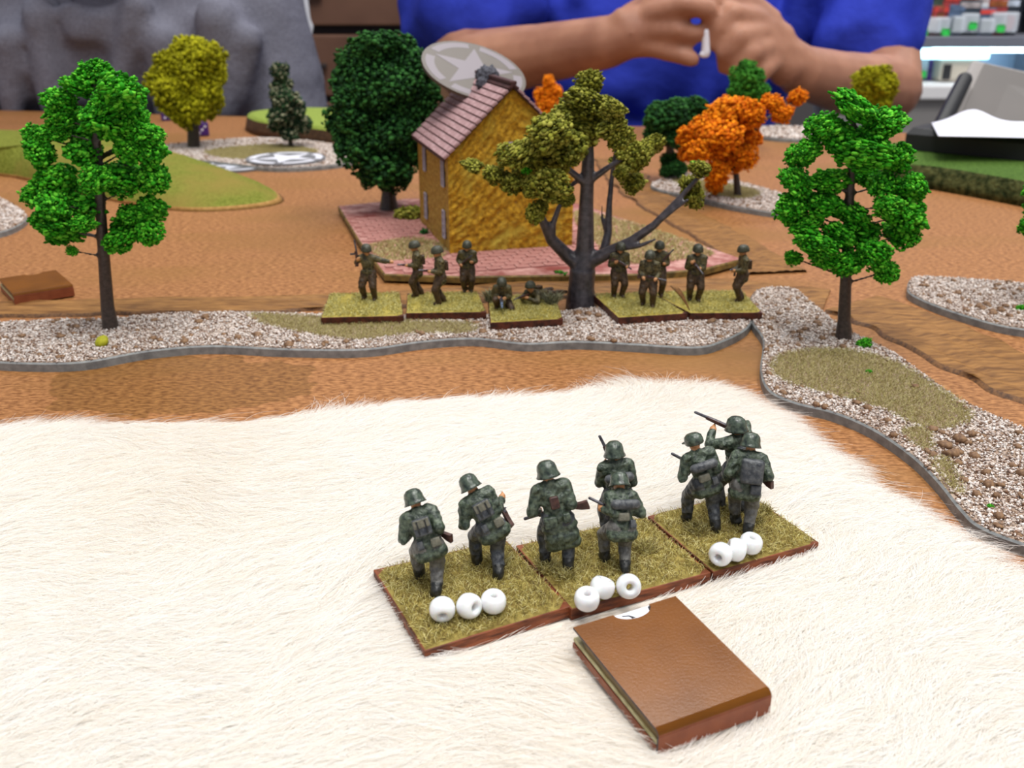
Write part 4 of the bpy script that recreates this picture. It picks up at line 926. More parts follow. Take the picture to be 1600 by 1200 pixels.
soldier('field-grey toy soldier second from left on the fur, leaning and running with a square pack', (768, 893), GZ, 18, 'g', 24, -22, ((-2.0, 3.5), (.6, -2.8)), (-3.2, 3.5, 13.5), (3.6, 4.2, 14), ((4.2, -.6, 10), (1.2, 6, 15.5)), head_yaw=-10, pack='bag', hip=10.4, H=21.5)
soldier('broad field-grey toy soldier in a long coat holding a rifle across his waist', (870, 888), GZ, 5, 'g', 12, -12, ((-2.0, 1.6), (2.0, -1.2)), (-3.2, 3.2, 11), (3.2, 2.8, 12.6), ((5.8, 1.8, 13.2), (-5.6, 3.8, 8.6)), head_yaw=15, pack='stow', coat=True, H=22.5)
soldier('field-grey toy soldier standing at the rear of the middle base, rifle raised', (962, 842), GZ, 8, 'g', 5, -5, ((-1.8, 1.2), (1.8, -.8)), (-2.4, 3.2, 16), (1.0, 3, 14), ((.8, 2.2, 13), (-3.6, 4.2, 22)), head_yaw=-15, pack='roll', H=21.5)
soldier('field-grey toy soldier stepping forward at the front of the middle base, gun to the left', (969, 889), GZ, 14, 'g', 28, 6, ((-2.2, 3.6), (.4, -1.8)), (-3.6, 3.2, 13.2), (1.4, 3.6, 12), ((2.4, .6, 11), (-5.6, 5.2, 14.5)), 'smg', head_yaw=0, pack='roll', coat=False, hip=10.2, H=20.5, grey=True)
soldier('field-grey toy soldier in a peaked cap with legs apart on the right base', (1096, 824), GZ, 10, 'g', 12, -15, ((-2.4, 2.6), (2.3, -2.2)), (-3.2, 3.4, 14), (2.2, 3, 12), ((2.4, 1.0, 11.2), (-6.2, 4.6, 15.6)), 'smg', head_yaw=25, pack='roll', cap=True, H=21.5)
soldier('field-grey toy soldier aiming a rifle to the left at the rear of the right base', (1143, 800), GZ, 30, 'g', 3, 0, ((-1.5, 1.8), (1.6, -1.0)), (-2.4, 5.4, 18.2), (1.2, 2.2, 18.0), ((1.4, -.8, 18.2), (-3.6, 10, 20.2)), head_yaw=8, pack='bag', eh=((-1, -.1, -.8), (1, -.5, -.3)), H=22)
soldier('field-grey toy soldier with a bulky rucksack at the front of the right base', (1158, 830), GZ, -10, 'g', 16, 3, ((-1.2, 2.6), (1.2, -1.6)), (-2.4, 3, 12), (2.8, 2.5, 11.6), ((5.2, -.8, 12.6), (-2, 7, 11.2)), head_yaw=-20, pack='sack', H=21.5, grey=True)

UZ = AZ + AT
US = dict(side='u', vox=.36, pack='us')
soldier('olive toy soldier pointing to the right with a raised weapon on his shoulder', (578, 468), UZ, 170, lean=2, feet=((-2.2, .4), (2.2, -.4)), hl=(-10.6, 1.6, 16.0), hr=(3.4, 1.4, 16.4), w=((3.6, .8, 13.5), (5.0, .8, 23.5)), wk='smg', H=20.5, head_yaw=25, eh=((-.1, 0, -1), (1, -.2, -1)), **US)
soldier('olive toy soldier facing left with a gun, first of three on the second base', (655, 462), UZ, 100, lean=4, feet=((-1.3, 1.2), (1.3, -1.0)), hl=(-1.4, 4.4, 13), hr=(1.4, 3.0, 12.4), w=((1.4, .5, 12.2), (-.4, 8, 12.8)), H=20.5, **US)
soldier('olive toy soldier facing left with a gun, nearest on the second base', (690, 474), UZ, 108, lean=4, feet=((-1.4, 1.4), (1.4, -1.2)), hl=(-1.4, 4.4, 13.2), hr=(1.6, 3, 12.4), w=((1.6, .5, 12.2), (-.6, 8.4, 13.4)), H=21, **US)
soldier('olive toy soldier in a long coat facing the camera beside the house corner', (731, 456), UZ, 182, lean=4, feet=((-1.3, .3), (1.3, -.3)), hl=(-1.8, 3.0, 13.8), hr=(2.6, 2.4, 12.4), w=((3.2, 1.6, 11.8), (-2.2, 3.6, 16.4)), coat=True, H=19.5, **US)
soldier('olive toy soldier half hidden behind the olive tree trunk, holding a rifle', (965, 464), UZ, 190, lean=4, feet=((-1.5, .5), (1.5, -.5)), hl=(-2.2, 3.6, 13.2), hr=(2.0, 2.8, 15), w=((3.2, 1.2, 16.5), (-3.4, 4.4, 12.2)), H=20.5, **US)
soldier('olive toy soldier standing in front with rifle pointing right, right of the tree', (1012, 478), UZ, 165, lean=8, feet=((-1.9, .8), (1.9, -.8)), hl=(-2.8, 3.6, 11.8), hr=(1.8, 3.0, 11.8), w=((4.2, 1.0, 12.4), (-6.6, 3.4, 11.2)), H=20.5, **US)
soldier('olive toy soldier standing right behind another, rifle slung over the shoulder', (1026, 462), UZ, 175, lean=3, feet=((-1.6, .4), (1.6, -.4)), hl=(-2.0, 3.2, 14), hr=(3.6, .8, 13), w=((1, 1.4, 12), (-5.6, 1.6, 19)), H=20.5, **US)
soldier('olive toy soldier aiming a rifle towards the fur, left one on the rightmost base', (1084, 470), UZ, 178, lean=4, feet=((-1.4, .6), (1.6, -.6)), hl=(-.6, 4.2, 13.8), hr=(1.8, 2.2, 15.6), w=((2, 1.2, 16.2), (-1.2, 7.6, 12.5)), H=21, **US)
soldier('olive toy soldier facing left, holding a bundle, rightmost figure on the gravel strip', (1157, 470), UZ, 95, lean=2, feet=((-1.3, .8), (1.3, -.8)), hl=(-1.2, 3.8, 12.6), hr=(1.6, 3.6, 12), w=((.9, 1.2, 12.4), (-.6, 5.4, 12.4)), wk='smg', H=20.5, **US)
# lying machine gun crew
def prone(label, foot, heading, wk, L):
    b = P(*foot, UZ); t = thing('toy_soldier', label, 'toy soldier', (b[0], b[1], UZ - .05), math.radians(heading))
    A = lambda *v: np.array(v, float); pr = []
    for s in (-1, 1):
        pr += [('c', A(s * 1.2, -4, 1.7), A(s * 2.2, -8, 1.4), 1.7, 1.3, 1), ('c', A(s * 2.2, -8, 1.4), A(s * 2.8, -12, 1.1), 1.3, 1.0, 1), ('c', A(s * 2.8, -12, 1.1), A(s * 3.3, -13.6, 1.0), .9, .7, 2)]
        pr += [('c', A(s * 2.5, 2, 3.4), A(s * 3.6, 3.6, 1.2), 1.25, 1.0, 0), ('c', A(s * 3.6, 3.6, 1.2), A(s * .8, 6.2, 2.6), 1.0, .75, 0), ('e', A(s * .7, 6.4, 2.9), (.75, .8, .7), None, 3)]
    pr += [('e', A(0, -3.6, 2.1), (2.6, 2.2, 1.9), None, 0), ('e', A(0, -.8, 2.6), (2.6, 3.2, 2.0), None, 0), ('c', A(-2, 1.8, 3.6), A(2, 1.8, 3.6), 1.5, 1.5, 0), ('c', A(0, 2, 4), A(0, 3.4, 5.4), 1.0, .9, 3), ('e', A(0, 3.8, 6.0), (1.25, 1.45, 1.6), None, 3)]
    blob('body', pr, .36, [M['us'], M['ust'], M['ust'], M['mskin']], smooth=2, disp=.15, disp_s=1.5, parent=t)
    V, F = lathe([(1.7, -.3), (1.95, -.35), (1.9, 0), (1.85, .6), (1.55, 1.35), (1.0, 1.8), (.3, 1.95)]); he = link('helmet', mesh_py('helmet', [(x, y * 1.1, z) for x, y, z in V], F, M['ush'], True), t, (0, 3.6, 6.4))
    box('haversack', 2.4, 3.0, 1.3, M['ust'], t, c=(0, -.8, 4.9), bevel=.3)
    g = gun(t, (0, 4.4, 3.6), (0, 4.4 + L, 3.2), wk, 1.0)
    if wk == 'mg':
        for s in (-1, 1):
            v, f = cone_vf((0, L * .75, -.2), (s * 1.8, L * .8, -3.2), .22, .2, 8); link('bipod_leg', mesh_py('bipod_leg', v, f, M['mmetal'], True), g)
soldier('olive toy soldier kneeling low behind the machine gun on the third base', (785, 480), UZ, 178, lean=30, feet=((-2.2, -1.5), (2.2, 1.5)), hl=(-1.2, 5.5, 5.6), hr=(1.2, 4.8, 5.6), w=((.4, 3.2, 5.6), (-.4, 11.5, 3.4)), wk='mg', hip=4.2, H=19, **US)
prone('olive toy soldier lying prone with a rifle on the third base', (838, 470), 140, 'rifle', 8)
# sandbag-like scrub around the prone pair
for px, py, lb in ((768, 470, 'scraggly grey green scrub left of the kneeling machine gunner'), (862, 474, 'scraggly grey green scrub right of the prone soldier')):
    b = P(px, py, UZ); o = thing('scrub', lb, 'shrub', tuple(b)); n = 220; a = NR.random(n) * 6.28; r = 2.2 * np.sqrt(NR.random(n)); grass_tuft('scrub_twigs', np.c_[r * np.cos(a), r * np.sin(a)], 0, o, 5.0, np.array([S(120, 118, 88), S(150, 146, 112), S(84, 84, 62)]), .8, .12)
# dry leaf / frond lying over two bases
b0, b1 = P(1036, 440, UZ + 9), P(1077, 487, UZ + .3); b = P(1077, 486, UZ)
V = []; F = []; n = 14; p0 = np.array([P(1038, 470, UZ)[0] - b[0], 1.0, 9.0])
for i in range(n + 1):
    u = i / n; p = p0 * (1 - u) + np.array([0, 0, .3]) * u + np.array([0, 0, 1.2 * math.sin(u * math.pi)]); wdt = 1.5 * math.sin(math.pi * min(1, u * 1.02) ** .7) * (1 - u * .5) + .15
    for s, dz in ((-1, .3), (0, 0), (1, .3)): V.append((p[0] + s * wdt * .8, p[1] + s * wdt * .3, p[2] + dz * wdt))
for i in range(n):
    for k in range(2): F.append((i * 3 + k, i * 3 + k + 1, (i + 1) * 3 + k + 1, (i + 1) * 3 + k))
me = mesh_py('dry_frond', V, F, M['leafdry'], True); o = link('dry_frond', me, None, tuple(b)); setp(o, 'brown dry frond leaning between the two bases right of the tree', 'leaf'); s_ = o.modifiers.new('s', 'SOLIDIFY'); s_.thickness = .0003

# ------------------------------------------------------------------ white beads
prof = [(.75, -1.55), (1.15, -1.8), (1.75, -1.65), (2.25, -1.0), (2.42, 0), (2.25, 1.0), (1.75, 1.65), (1.15, 1.8), (.75, 1.55), (.62, 0.9), (.6, 0), (.62, -.9)]
seg = 32; V = []; F = []
for r, z in prof:
    for k in range(seg): a = 2 * math.pi * k / seg; V.append((r * math.cos(a), r * math.sin(a), z))
m_ = len(prof)
for i in range(m_):
    for k in range(seg): F.append((i * seg + k, i * seg + (k + 1) % seg, ((i + 1) % m_) * seg + (k + 1) % seg, ((i + 1) % m_) * seg + k))
bead_me = mesh_py('bead', V, F, M['bead'], True)
for (px, py, ax, lb) in [(691, 953, (.1, -.9, -.25), 'white bead, left one of the three on the left base'), (733, 948, (.75, -.7, .25), 'white bead, middle one of the three on the left base'), (771, 941, (.1, -.1, 1), 'white bead, right one of the three on the left base'),
   (917, 937, (0, -.2, 1), 'white bead nearest the camera, left one on the middle base'), (941, 919, (.35, .3, 1), 'white bead, middle one of the three on the middle base'), (982, 917, (.1, -1, .45), 'white bead with its hole facing the camera on the middle base'),
   (1126, 867, (-.5, -.85, .0), 'white bead, left one of the three on the right base'), (1150, 860, (-1, .1, .3), 'white bead, middle one of the three on the right base'), (1173, 850, (.15, -.1, 1), 'white bead, right one of the three on the right base')]:
    z = GZ + 2.3; b = P(px, py, z); o = link('bead', bead_me, None, (b[0], b[1], z + .15)); o.rotation_euler = Vector(ax).to_track_quat('Z', 'Y').to_euler(); setp(o, lb, 'bead', 'white beads lined up on the fur bases'); o.scale = (.98, .98, .98)

# ------------------------------------------------------------------ folded brown card boxes
def card_box(px4, ztops, th, label, notch, sticker, name='card_box', lens=None):
    """px4: left, back, right, front corners of the lid"""
    q = [P(*p, z) for p, z in zip(px4, ztops)]
    o0 = q[3]; ux = q[2] - q[3]; uy = q[0] - q[3]; W_, D_ = np.linalg.norm(ux), np.linalg.norm(uy); ux /= W_; uz = np.cross(ux, uy / D_); uz /= np.linalg.norm(uz); uy2 = np.cross(uz, ux)
    t = thing(name, label, 'box', tuple(o0 - uz * th)); t.rotation_euler = Matrix((Vector(ux), Vector(uy2), Vector(uz))).transposed().to_euler()
    c = .45
    def plate(nm, z0, z1, x0, x1, y0, y1, m, notch=None, bev=.12):
        pts = [(x0, y0), (x1, y0), (x1, y1)]
        if notch: cx, r = notch; pts += [(cx + r * math.cos(a), y1 - r * .62 * math.sin(a)) for a in [math.pi * k / 14 for k in range(15)]]
        pts += [(x0, y1)]
        bm = bmesh.new(); a = [bm.verts.new((x, y, z0)) for x, y in pts]; b = [bm.verts.new((x, y, z1)) for x, y in pts]; n = len(pts)
        for i in range(n): f = bm.faces.new((a[i], a[(i + 1) % n], b[(i + 1) % n], b[i])); f.material_index = 1
        bm.faces.new(b); bm.faces.new(a[::-1]); bmesh.ops.triangulate(bm, faces=[f for f in bm.faces if len(f.verts) > 4])
        return link(nm, bm_mesh(nm, bm, m), t)
    # lid: bent sheet, rounded over the front edge and down the end
    nseg = 8; r = 1.2; prof = [(D_, th), (D_ * .6, th), (D_ * .3, th)] + [(r - r * math.sin(a), th - r + r * math.cos(a)) for a in [math.pi / 2 * k / nseg for k in range(nseg + 1)]] + [(0, .25)]
    V = []; F = []
    for y, z in prof:
        for x in (0, W_): V.append((x, y, z))
    for y, z in prof:
        k = 1 if y > r else 0
        for x in (0, W_): V.append((x, max(y, c) if z < th - r else max(c, y), (z - c) if z > th - r else z))
    n = len(prof); Fm = []
    for i in range(n - 1):
        F.append((2 * i, 2 * i + 1, 2 * i + 3, 2 * i + 2)); Fm.append(0 if i < 3 + nseg - 2 else 1)
        o_ = 2 * n; F.append((o_ + 2 * i, o_ + 2 * i + 2, o_ + 2 * i + 3, o_ + 2 * i + 1)); Fm.append(2)
        for s in (0, 1): F.append((2 * i + s, 2 * i + 2 + s, o_ + 2 * i + 2 + s, o_ + 2 * i + s)); Fm.append(3)
    for i in (0, n - 1): F.append((2 * i, 2 * i + 1, 2 * n + 2 * i + 1, 2 * n + 2 * i)); Fm.append(3)
    if notch:
        # lid split: leave the sheet end short and add the notched strip
        V[0] = (0, D_ - 3.2, th); V[1] = (W_, D_ - 3.2, th); V[2 * n] = (0, D_ - 3.2, th - c); V[2 * n + 1] = (W_, D_ - 3.2, th - c)
        xs_ = sorted(set([0, W_] + [notch[0] + notch[1] * math.cos(math.pi * k / 16) for k in range(17)])); bt = bmesh.new(); rows = []
        for x in xs_:
            dq = max(0, 1 - ((x - notch[0]) / notch[1]) ** 2); yh = D_ - notch[1] * .66 * math.sqrt(dq)
            rows.append([bt.verts.new(v) for v in ((x, D_ - 3.2, th), (x, yh, th), (x, yh, th - c), (x, D_ - 3.2, th - c))])
        for i in range(len(rows) - 1):
            for k_ in range(4): f = bt.faces.new((rows[i][k_], rows[i][(k_ + 1) % 4], rows[i + 1][(k_ + 1) % 4], rows[i + 1][k_])); f.material_index = 1 if k_ == 1 else 0
        for rr_ in (rows[0], rows[-1]): f = bt.faces.new(rr_); f.material_index = 1
        link('lid_tab', bm_mesh('lid_tab', bt, [M['kraft'], M['navy']]), t)
    link('lid', mesh_py('lid', V, F, [M['kraft'], M['kraft_s'], M['cream'], M['navy']], False, Fm), t)
    lid_o = [o for o in t.children if o.name.startswith('lid') and not o.name.startswith('lid_tab')][-1]
    for i_, p_ in enumerate(lid_o.data.polygons): p_.use_smooth = (Fm[i_] in (0, 1)) and len(set(round(lid_o.data.vertices[v].co.z / MM, 2) for v in p_.vertices)) > 1 and all(lid_o.data.vertices[v].co.z / MM > th - 1.5 and lid_o.data.vertices[v].co.y / MM < 1.5 for v in p_.vertices)
    plate('inner_box', th * .52, th - c - .02, .35, W_ - .35, c + .05, D_ - (3.5 if notch else .3), [M['olive_card'], M['olive_card']])
    plate('cream_layer', th * .38, th * .52, .1, W_ - .3, c + .05, D_ - .1, [M['cream'], M['cream']])
    plate('bottom_layer', 0, th * .30, .0, W_, c + .05, D_, [M['kraft_s'], M['kraft_s']])
    plate('grey_layer', th * .30, th * .37, .2, W_ - .2, c + .2, D_ - .3, [M['navy'], M['navy']])
    if sticker:
        cx, r = notch
        pts = [(cx + (r - .1) * math.cos(a), D_ - (r - .1) * .62 * math.sin(a)) for a in [math.pi * k / 14 for k in range(15)]]
        st = flat('white_label', pts, th - c + .02, th - c + .10, M['white'], t)
        flat('black_mark', [(cx - r * .62, D_ - .5), (cx - r * .25, D_ - .9), (cx - r * .05, D_ - 1.9), (cx - r * .25, D_ - 1.9), (cx - r * .32, D_ - 1.15), (cx - r * .6, D_ - .85)], 0, .03, M['black'], st).location = (0, 0, (th - c + .11) * MM)
        flat('black_edge', [(cx + r * .88, D_ - .2), (cx + r * .98, D_ - .2), (cx + r * .9, D_ - 1.3), (cx + r * .78, D_ - 1.5)], 0, .03, M['black'], st).location = (0, 0, (th - c + .11) * MM)
    return t
card_box([(868, 990), (1030, 950), (1207, 1080), (1030, 1145)], (9.0, 9.5, 8.8, 8.4), 4.6, 'glossy brown folded card box with a white label lying on the fur in front', (11.6, 3.7), True)
card_box([(-8, 436), (92, 424), (114, 445), (20, 460)], (5.0, 5.0, 5.0, 5.0), 4.6, 'small brown card box at the left edge on the brown road', (13, 3.2), False)

# ------------------------------------------------------------------ people
# blue shirted person
Yb = 1000
def W(px, py, Y=Yb): return PD(px, py, Y)
t = thing('person', 'person in a blue short-sleeved shirt behind the table, hands working on a small piece', 'person', (150, 1180, -750))
O = np.array([150, 1180, -750.])
pr = []
def cc(p, q, r0, r1, mi): pr.append(('c', p - O, q - O, r0, r1, mi))
def ee(p, r, mi, Rm=None): pr.append(('e', p - O, r, Rm, mi))
SK = 0
body = []
# arms (skin): his right arm (viewer's left)
elb = W(738, 104, 985); wr = W(950, 66, 900)
cc(W(712, 30, 1130), elb, 46, 35, SK); cc(elb, W(830, 88, 950), 35, 29, SK); cc(W(830, 88, 950), wr, 29, 23, SK)
# palm
cc(wr, W(990, 52, 892), 23, 20, SK); cc(W(978, 64, 890), W(1020, 72, 886), 16, 10, SK); cc(W(978, 40, 892), W(1020, 26, 890), 17, 10.5, SK)
cc(W(1008, 34, 888), W(1016, 62, 886), 12, 11, SK)
# fingers of his right hand
def finger(pts, r, Yl): 
    for i in range(len(pts) - 1): cc(W(*pts[i], Yl[i]), W(*pts[i + 1], Yl[i + 1]), r[i], r[i + 1], SK)
finger([(1014, 72), (1050, 82), (1082, 93)], (9.5, 8.5, 7), (884, 872, 868))
finger([(1016, 48), (1058, 48), (1088, 54)], (10, 9, 7.6), (882, 868, 870))
finger([(1018, 22), (1072, 8), (1106, 14), (1112, 34)], (10, 9, 8.2, 7), (882, 864, 866, 872))
finger([(1016, 6), (1060, -20), (1100, -20), (1124, 2)], (10, 9, 8.2, 7), (892, 882, 876, 876))
finger([(985, 28), (1040, -6), (1088, -2), (1124, 22)], (13, 10.5, 9, 7.5), (905, 908, 900, 890))   # thumb behind
# his left arm (viewer's right)
elb2 = W(1385, 140, 985); wr2 = W(1252, 112, 905)
cc(W(1370, 20, 1130), elb2, 44, 34, SK); cc(elb2, W(1320, 130, 945), 34, 29, SK); cc(W(1320, 130, 945), wr2, 29, 23, SK)
cc(wr2, W(1212, 80, 894), 23, 19, SK); cc(W(1226, 104, 892), W(1208, 92, 886), 18, 13, SK); cc(W(1214, 62, 896), W(1188, 40, 890), 17, 12, SK)
cc(W(1190, 46, 888), W(1206, 84, 884), 13, 13, SK)
finger([(1184, 32), (1146, 22), (1124, 46), (1114, 68)], (10.5, 9.6, 8.6, 7.2), (886, 868, 868, 872))
finger([(1192, 52), (1154, 58), (1134, 84), (1132, 104)], (10.5, 9.6, 8.6, 7.2), (882, 860, 862, 870))
finger([(1202, 74), (1172, 84), (1152, 108), (1154, 124)], (10, 9.2, 8.2, 7), (880, 860, 862, 870))
finger([(1212, 94), (1194, 110), (1178, 130), (1182, 142)], (9.2, 8.2, 7.4, 6.4), (882, 866, 866, 876))
finger([(1200, 34), (1168, 4), (1142, -2), (1126, 16)], (13, 10.5, 9, 7.5), (898, 898, 890, 880))
# neck and head (out of frame) and lap
cc(np.array([150, 1175, 330.]), np.array([150, 1150, 410.]), 55, 52, SK); ee(np.array([150, 1135, 490.]), (72, 88, 105), SK)
ee(np.array([150, 1048, 480.]), (12, 16, 20), SK); 
for s in (-1, 1): ee(np.array([150 + s * 72, 1145, 485.]), (10, 18, 28), SK)
blob('body', pr, 3.2, [M['skin']], smooth=4, parent=t)
# eyes, mouth, hair
for s in (-1, 1):
    v, f = ico(2); e = mesh_np('eye', v * 11, f, M['white'], smooth=True); link('eye', e, t, tuple(np.array([150 + s * 28, 1062, 500.]) - O))
v, f = cone_vf((-22, 0, 0), (22, 0, 0), 6, 6); link('mouth', mesh_py('mouth', v, f, M['kraft_s'], True), t, tuple(np.array([150, 1057, 440.]) - O))
blob('hair', [('e', np.array([150, 1150, 520.]) - O, (80, 88, 92), None, 0), ('e', np.array([150, 1180, 480.]) - O, (74, 70, 85), None, 0)], 6, [M['hairm']], 4, parent=t)
# shirt
pr = []
cc(np.array([60, 1180, 230.]), np.array([240, 1180, 230.]), 110, 110, 0); cc(np.array([70, 1180, 60.]), np.array([230, 1180, 60.]), 112, 112, 0); cc(np.array([80, 1190, -90.]), np.array([220, 1190, -90.]), 115, 115, 0)
cc(np.array([20, 1175, 270.]), np.array([280, 1175, 270.]), 75, 75, 0)
# sleeves
cc(np.array([-25, 1170, 250.]), W(715, 18, 1070), 72, 66, 0); cc(W(715, 18, 1070), W(742, 26, 1035), 64, 58, 0); cc(W(742, 26, 1035), W(790, 6, 1040), 52, 46, 0)
cc(np.array([330, 1170, 250.]), W(1358, 20, 1070), 72, 62, 0); cc(W(1358, 20, 1070), W(1356, 52, 1040), 64, 56, 0)
# folds
for a, b_, r in (((850, 10), (905, 70), 18), ((900, -10), (960, 90), 16), ((1040, 20), (1010, 160), 18), ((1120, 40), (1090, 180), 20), ((1270, -10), (1235, 80), 24), ((1290, 20), (1300, 80), 20), ((980, 60), (1080, 150), 14), ((700, -10), (760, 30), 16), ((1400, 10), (1330, 60), 16)):
    cc(W(*a, 1085), W(*b_, 1095), r, r * .8, 0)
sh = blob('shirt', pr, 6.0, [M['blue']], smooth=8, disp=6, disp_s=.035, parent=t)
box('button_placket', 22, 6, 160, M['blue'], t, c=(0, -116, 900), bevel=2)
blob('trousers', [('c', (-70, 0, 590), (-90, -380, 560), 95, 75, 0), ('c', (70, 0, 590), (90, -380, 560), 95, 75, 0), ('c', (-90, -380, 560), (-90, -360, 60), 70, 50, 0), ('c', (90, -380, 560), (90, -360, 60), 70, 50, 0), ('c', (-60, 10, 600), (60, 10, 600), 110, 110, 0),
   ('c', (-90, -350, 40), (-95, -460, 30), 38, 30, 0), ('c', (90, -350, 40), (95, -460, 30), 38, 30, 0)], 9, [M['dark']], 5, parent=t)
# the small white piece between the hands
b = W(1102, 66, 868); o = thing('small_part', 'tiny white piece held between the hands of the person in blue', 'model part', tuple(b))
blob('part_body', [('c', (0, 0, 8), (1, 0, -8), 3.2, 4.2, 0), ('e', (0, 0, -10), (5, 4, 3), None, 0), ('c', (-5, 0, 3), (5, 0, 4), 1.6, 1.6, 0)], .8, [M['white']], 2, parent=o)

# grey shirted person
t = thing('person', 'person in a loose grey t-shirt seated behind the table at the left', 'person', (-430, 1130, -750))
O = np.array([-430, 1130, -750.]); pr = []
nk = W(148, -28, 1060)
cc(W(148, -30, 1080), W(148, -90, 1060), 46, 48, 0); ee(W(148, -215, 1030), (74, 88, 105), 0); cc(W(148, -80, 1060), W(148, -160, 1045), 48, 48, 0)
hd_ = W(148, -215, 1030)
ee(hd_ + [0, -88, -8], (12, 16, 20), 0)
for s in (-1, 1): ee(hd_ + [s * 74, 5, 0], (10, 18, 28), 0)
for s, ex in ((-1, -110), (1, 440)):
    a = W(148 + s * 250, 60, 1080); b_ = W(148 + s * 300, 230, 1110); c_ = W(148 + s * 215, 330, 1000)
    cc(a, b_, 46, 40, 0); cc(b_, c_, 40, 27, 0); ee(c_, (40, 42, 16), 0)
    for k in range(4): cc(c_ + [(-24 + 16 * k), -20, 0], c_ + [(-26 + 17 * k), -80 + abs(k - 1.4) * 9, -14], 10, 8, 0)
    cc(c_ + [-s * 28, 5, 0], c_ + [-s * 58, -30, -6], 12, 9, 0)
blob('body', pr, 6, [M['skin']], smooth=5, parent=t)
blob('hair', [('e', hd_ + [0, 18, 25] - O, (80, 84, 90), None, 0), ('e', hd_ + [0, 40, -10] - O, (74, 60, 80), None, 0)], 6, [M['hairm']], 4, parent=t)
for s in (-1, 1):
    v, f = ico(2); link('eye', mesh_np('eye', v * 11, f, M['white'], smooth=True), t, tuple(hd_ + [s * 28, -74, 12] - O))
pr = []
cc(W(-40, 80, 1110), W(330, 80, 1110), 95, 95, 0); cc(W(-30, 260, 1130), W(330, 260, 1130), 110, 110, 0); cc(W(30, 0, 1105), W(270, 0, 1105), 74, 74, 0); cc(W(120, -6, 1085), W(176, -6, 1085), 58, 58, 0); cc(W(-10, 420, 1130), W(300, 420, 1130), 112, 112, 0)
cc(W(270, 10, 1100), W(390, 26, 1090), 66, 62, 0); cc(W(390, 26, 1090), W(425, 130, 1085), 62, 58, 0); cc(W(425, 130, 1085), W(438, 190, 1075), 56, 50, 0)
cc(W(20, -12, 1100), W(-90, 4, 1090), 74, 66, 0); cc(W(-90, 4, 1090), W(-140, 130, 1085), 64, 60, 0)
for a, b_, r in (((60, 20), (85, 170), 16), ((215, 10), (180, 150), 18), ((120, 50), (190, 60), 14), ((340, 30), (350, 170), 22), ((250, 60), (260, 180), 16), ((10, 60), (20, 180), 16), ((390, 60), (370, 150), 16), ((110, 16), (150, 30), 12), ((150, 30), (190, 14), 12)):
    cc(W(*a, 1012), W(*b_, 1018), r, r * .8, 0)
blob('t_shirt', pr, 6, [M['grey']], smooth=8, disp=5, disp_s=.03, parent=t)
# collar ring
cl = [W(148 + 48 * math.cos(a), -8 + 36 * math.sin(a), 1024) for a in [math.pi * k / 10 for k in range(11)]]
blob('collar', [('c', cl[i] - O, cl[i + 1] - O, 8, 8, 0) for i in range(10)], 3, [M['grey']], 3, parent=t)
blob('trousers', [('c', (-70, 0, 500), (-90, -340, 500), 90, 75, 0), ('c', (70, 0, 500), (90, -340, 500), 90, 75, 0), ('c', (-90, -340, 490), (-90, -330, 60), 68, 50, 0), ('c', (90, -340, 490), (90, -330, 60), 68, 50, 0), ('c', (-60, 10, 520), (60, 10, 520), 105, 105, 0),
   ('c', (-90, -320, 40), (-95, -430, 30), 38, 30, 0), ('c', (90, -320, 40), (95, -430, 30), 38, 30, 0)], 9, [M['dark']], 5, parent=t)
# white chair back beside him
b = W(497, 60, 1290); o = thing('plastic_chair', 'white plastic chair behind the person in grey', 'chair', (b[0] - 190, 1330, -750))
blob('backrest', [('c', (-170, 0, 620), (-160, 0, 900), 14, 12, 0), ('c', (170, 0, 620), (160, 0, 900), 14, 12, 0), ('c', (-160, 0, 900), (160, 0, 900), 12, 12, 0), ('c', (-165, 5, 820), (165, 5, 820), 12, 12, 0), ('c', (-165, 5, 740), (165, 5, 740), 12, 12, 0)], 4, [M['chair']], 2, parent=o)
box('seat', 380, 380, 22, M['chair'], o, c=(0, -190, 396), bevel=8)
for sx in (-165, 165):
    for sy in (-360, -10): box('leg', 34, 34, 390 if sy < -20 else 640, M['chair'], o, c=(sx, sy, 195 if sy < -20 else 320), bevel=5)

# ------------------------------------------------------------------ room background
def bxp(name, x0, x1, y0, y1, Y, depth, m, parent, org, bevel=0):   # slab whose front face covers pixels x0..x1, y0..y1 at distance Y
    a = PD(x0, y1, Y); b = PD(x1, y0, Y); return box(name, b[0] - a[0], depth, b[2] - a[2], m, parent, c=((a[0] + b[0]) / 2 - org[0], Y + depth / 2 - org[1], (a[2] + b[2]) / 2 - org[2]), bevel=bevel)
org = (-330, 2000, -750); Yc = 2000
t = thing('storage_cabinet', 'brown cabinet with stacked drawers behind the table between the two people', 'cabinet', org)
a = PD(440, 160, Yc); b = PD(640, -160, Yc)
box('carcass', b[0] - a[0], 200, b[2] + 750, M['shelf_dk'], t, c=((a[0] + b[0]) / 2 - org[0], 115, (b[2] + 750) / 2))
for (y0, y1) in ((-150, -62), (-55, 40), (54, 150), (160, 250), (260, 350), (360, 450)):
    d = bxp('drawer', 446, 628, y0, y1, Yc - 8, 22, M['shelf_br'], t, org, 4)
    z = (PD(540, (y0 + y1) / 2, Yc)[2]) + 750; box('drawer_handle', 90, 14, 10, M['shelf_dk'], d, c=(PD(470, 0, Yc)[0] - org[0], -20, z), bevel=3)
org = (-150, 2250, -750)
t = thing('beige_cupboard', 'beige cupboard with a tan lower door left of the person in blue', 'cupboard', org)
a = PD(630, 100, 2250); b = PD(760, -160, 2250); box('carcass', b[0] - a[0], 350, b[2] + 750, M['shelf_bg'], t, c=((a[0] + b[0]) / 2 - org[0], 190, (b[2] + 750) / 2), bevel=4)
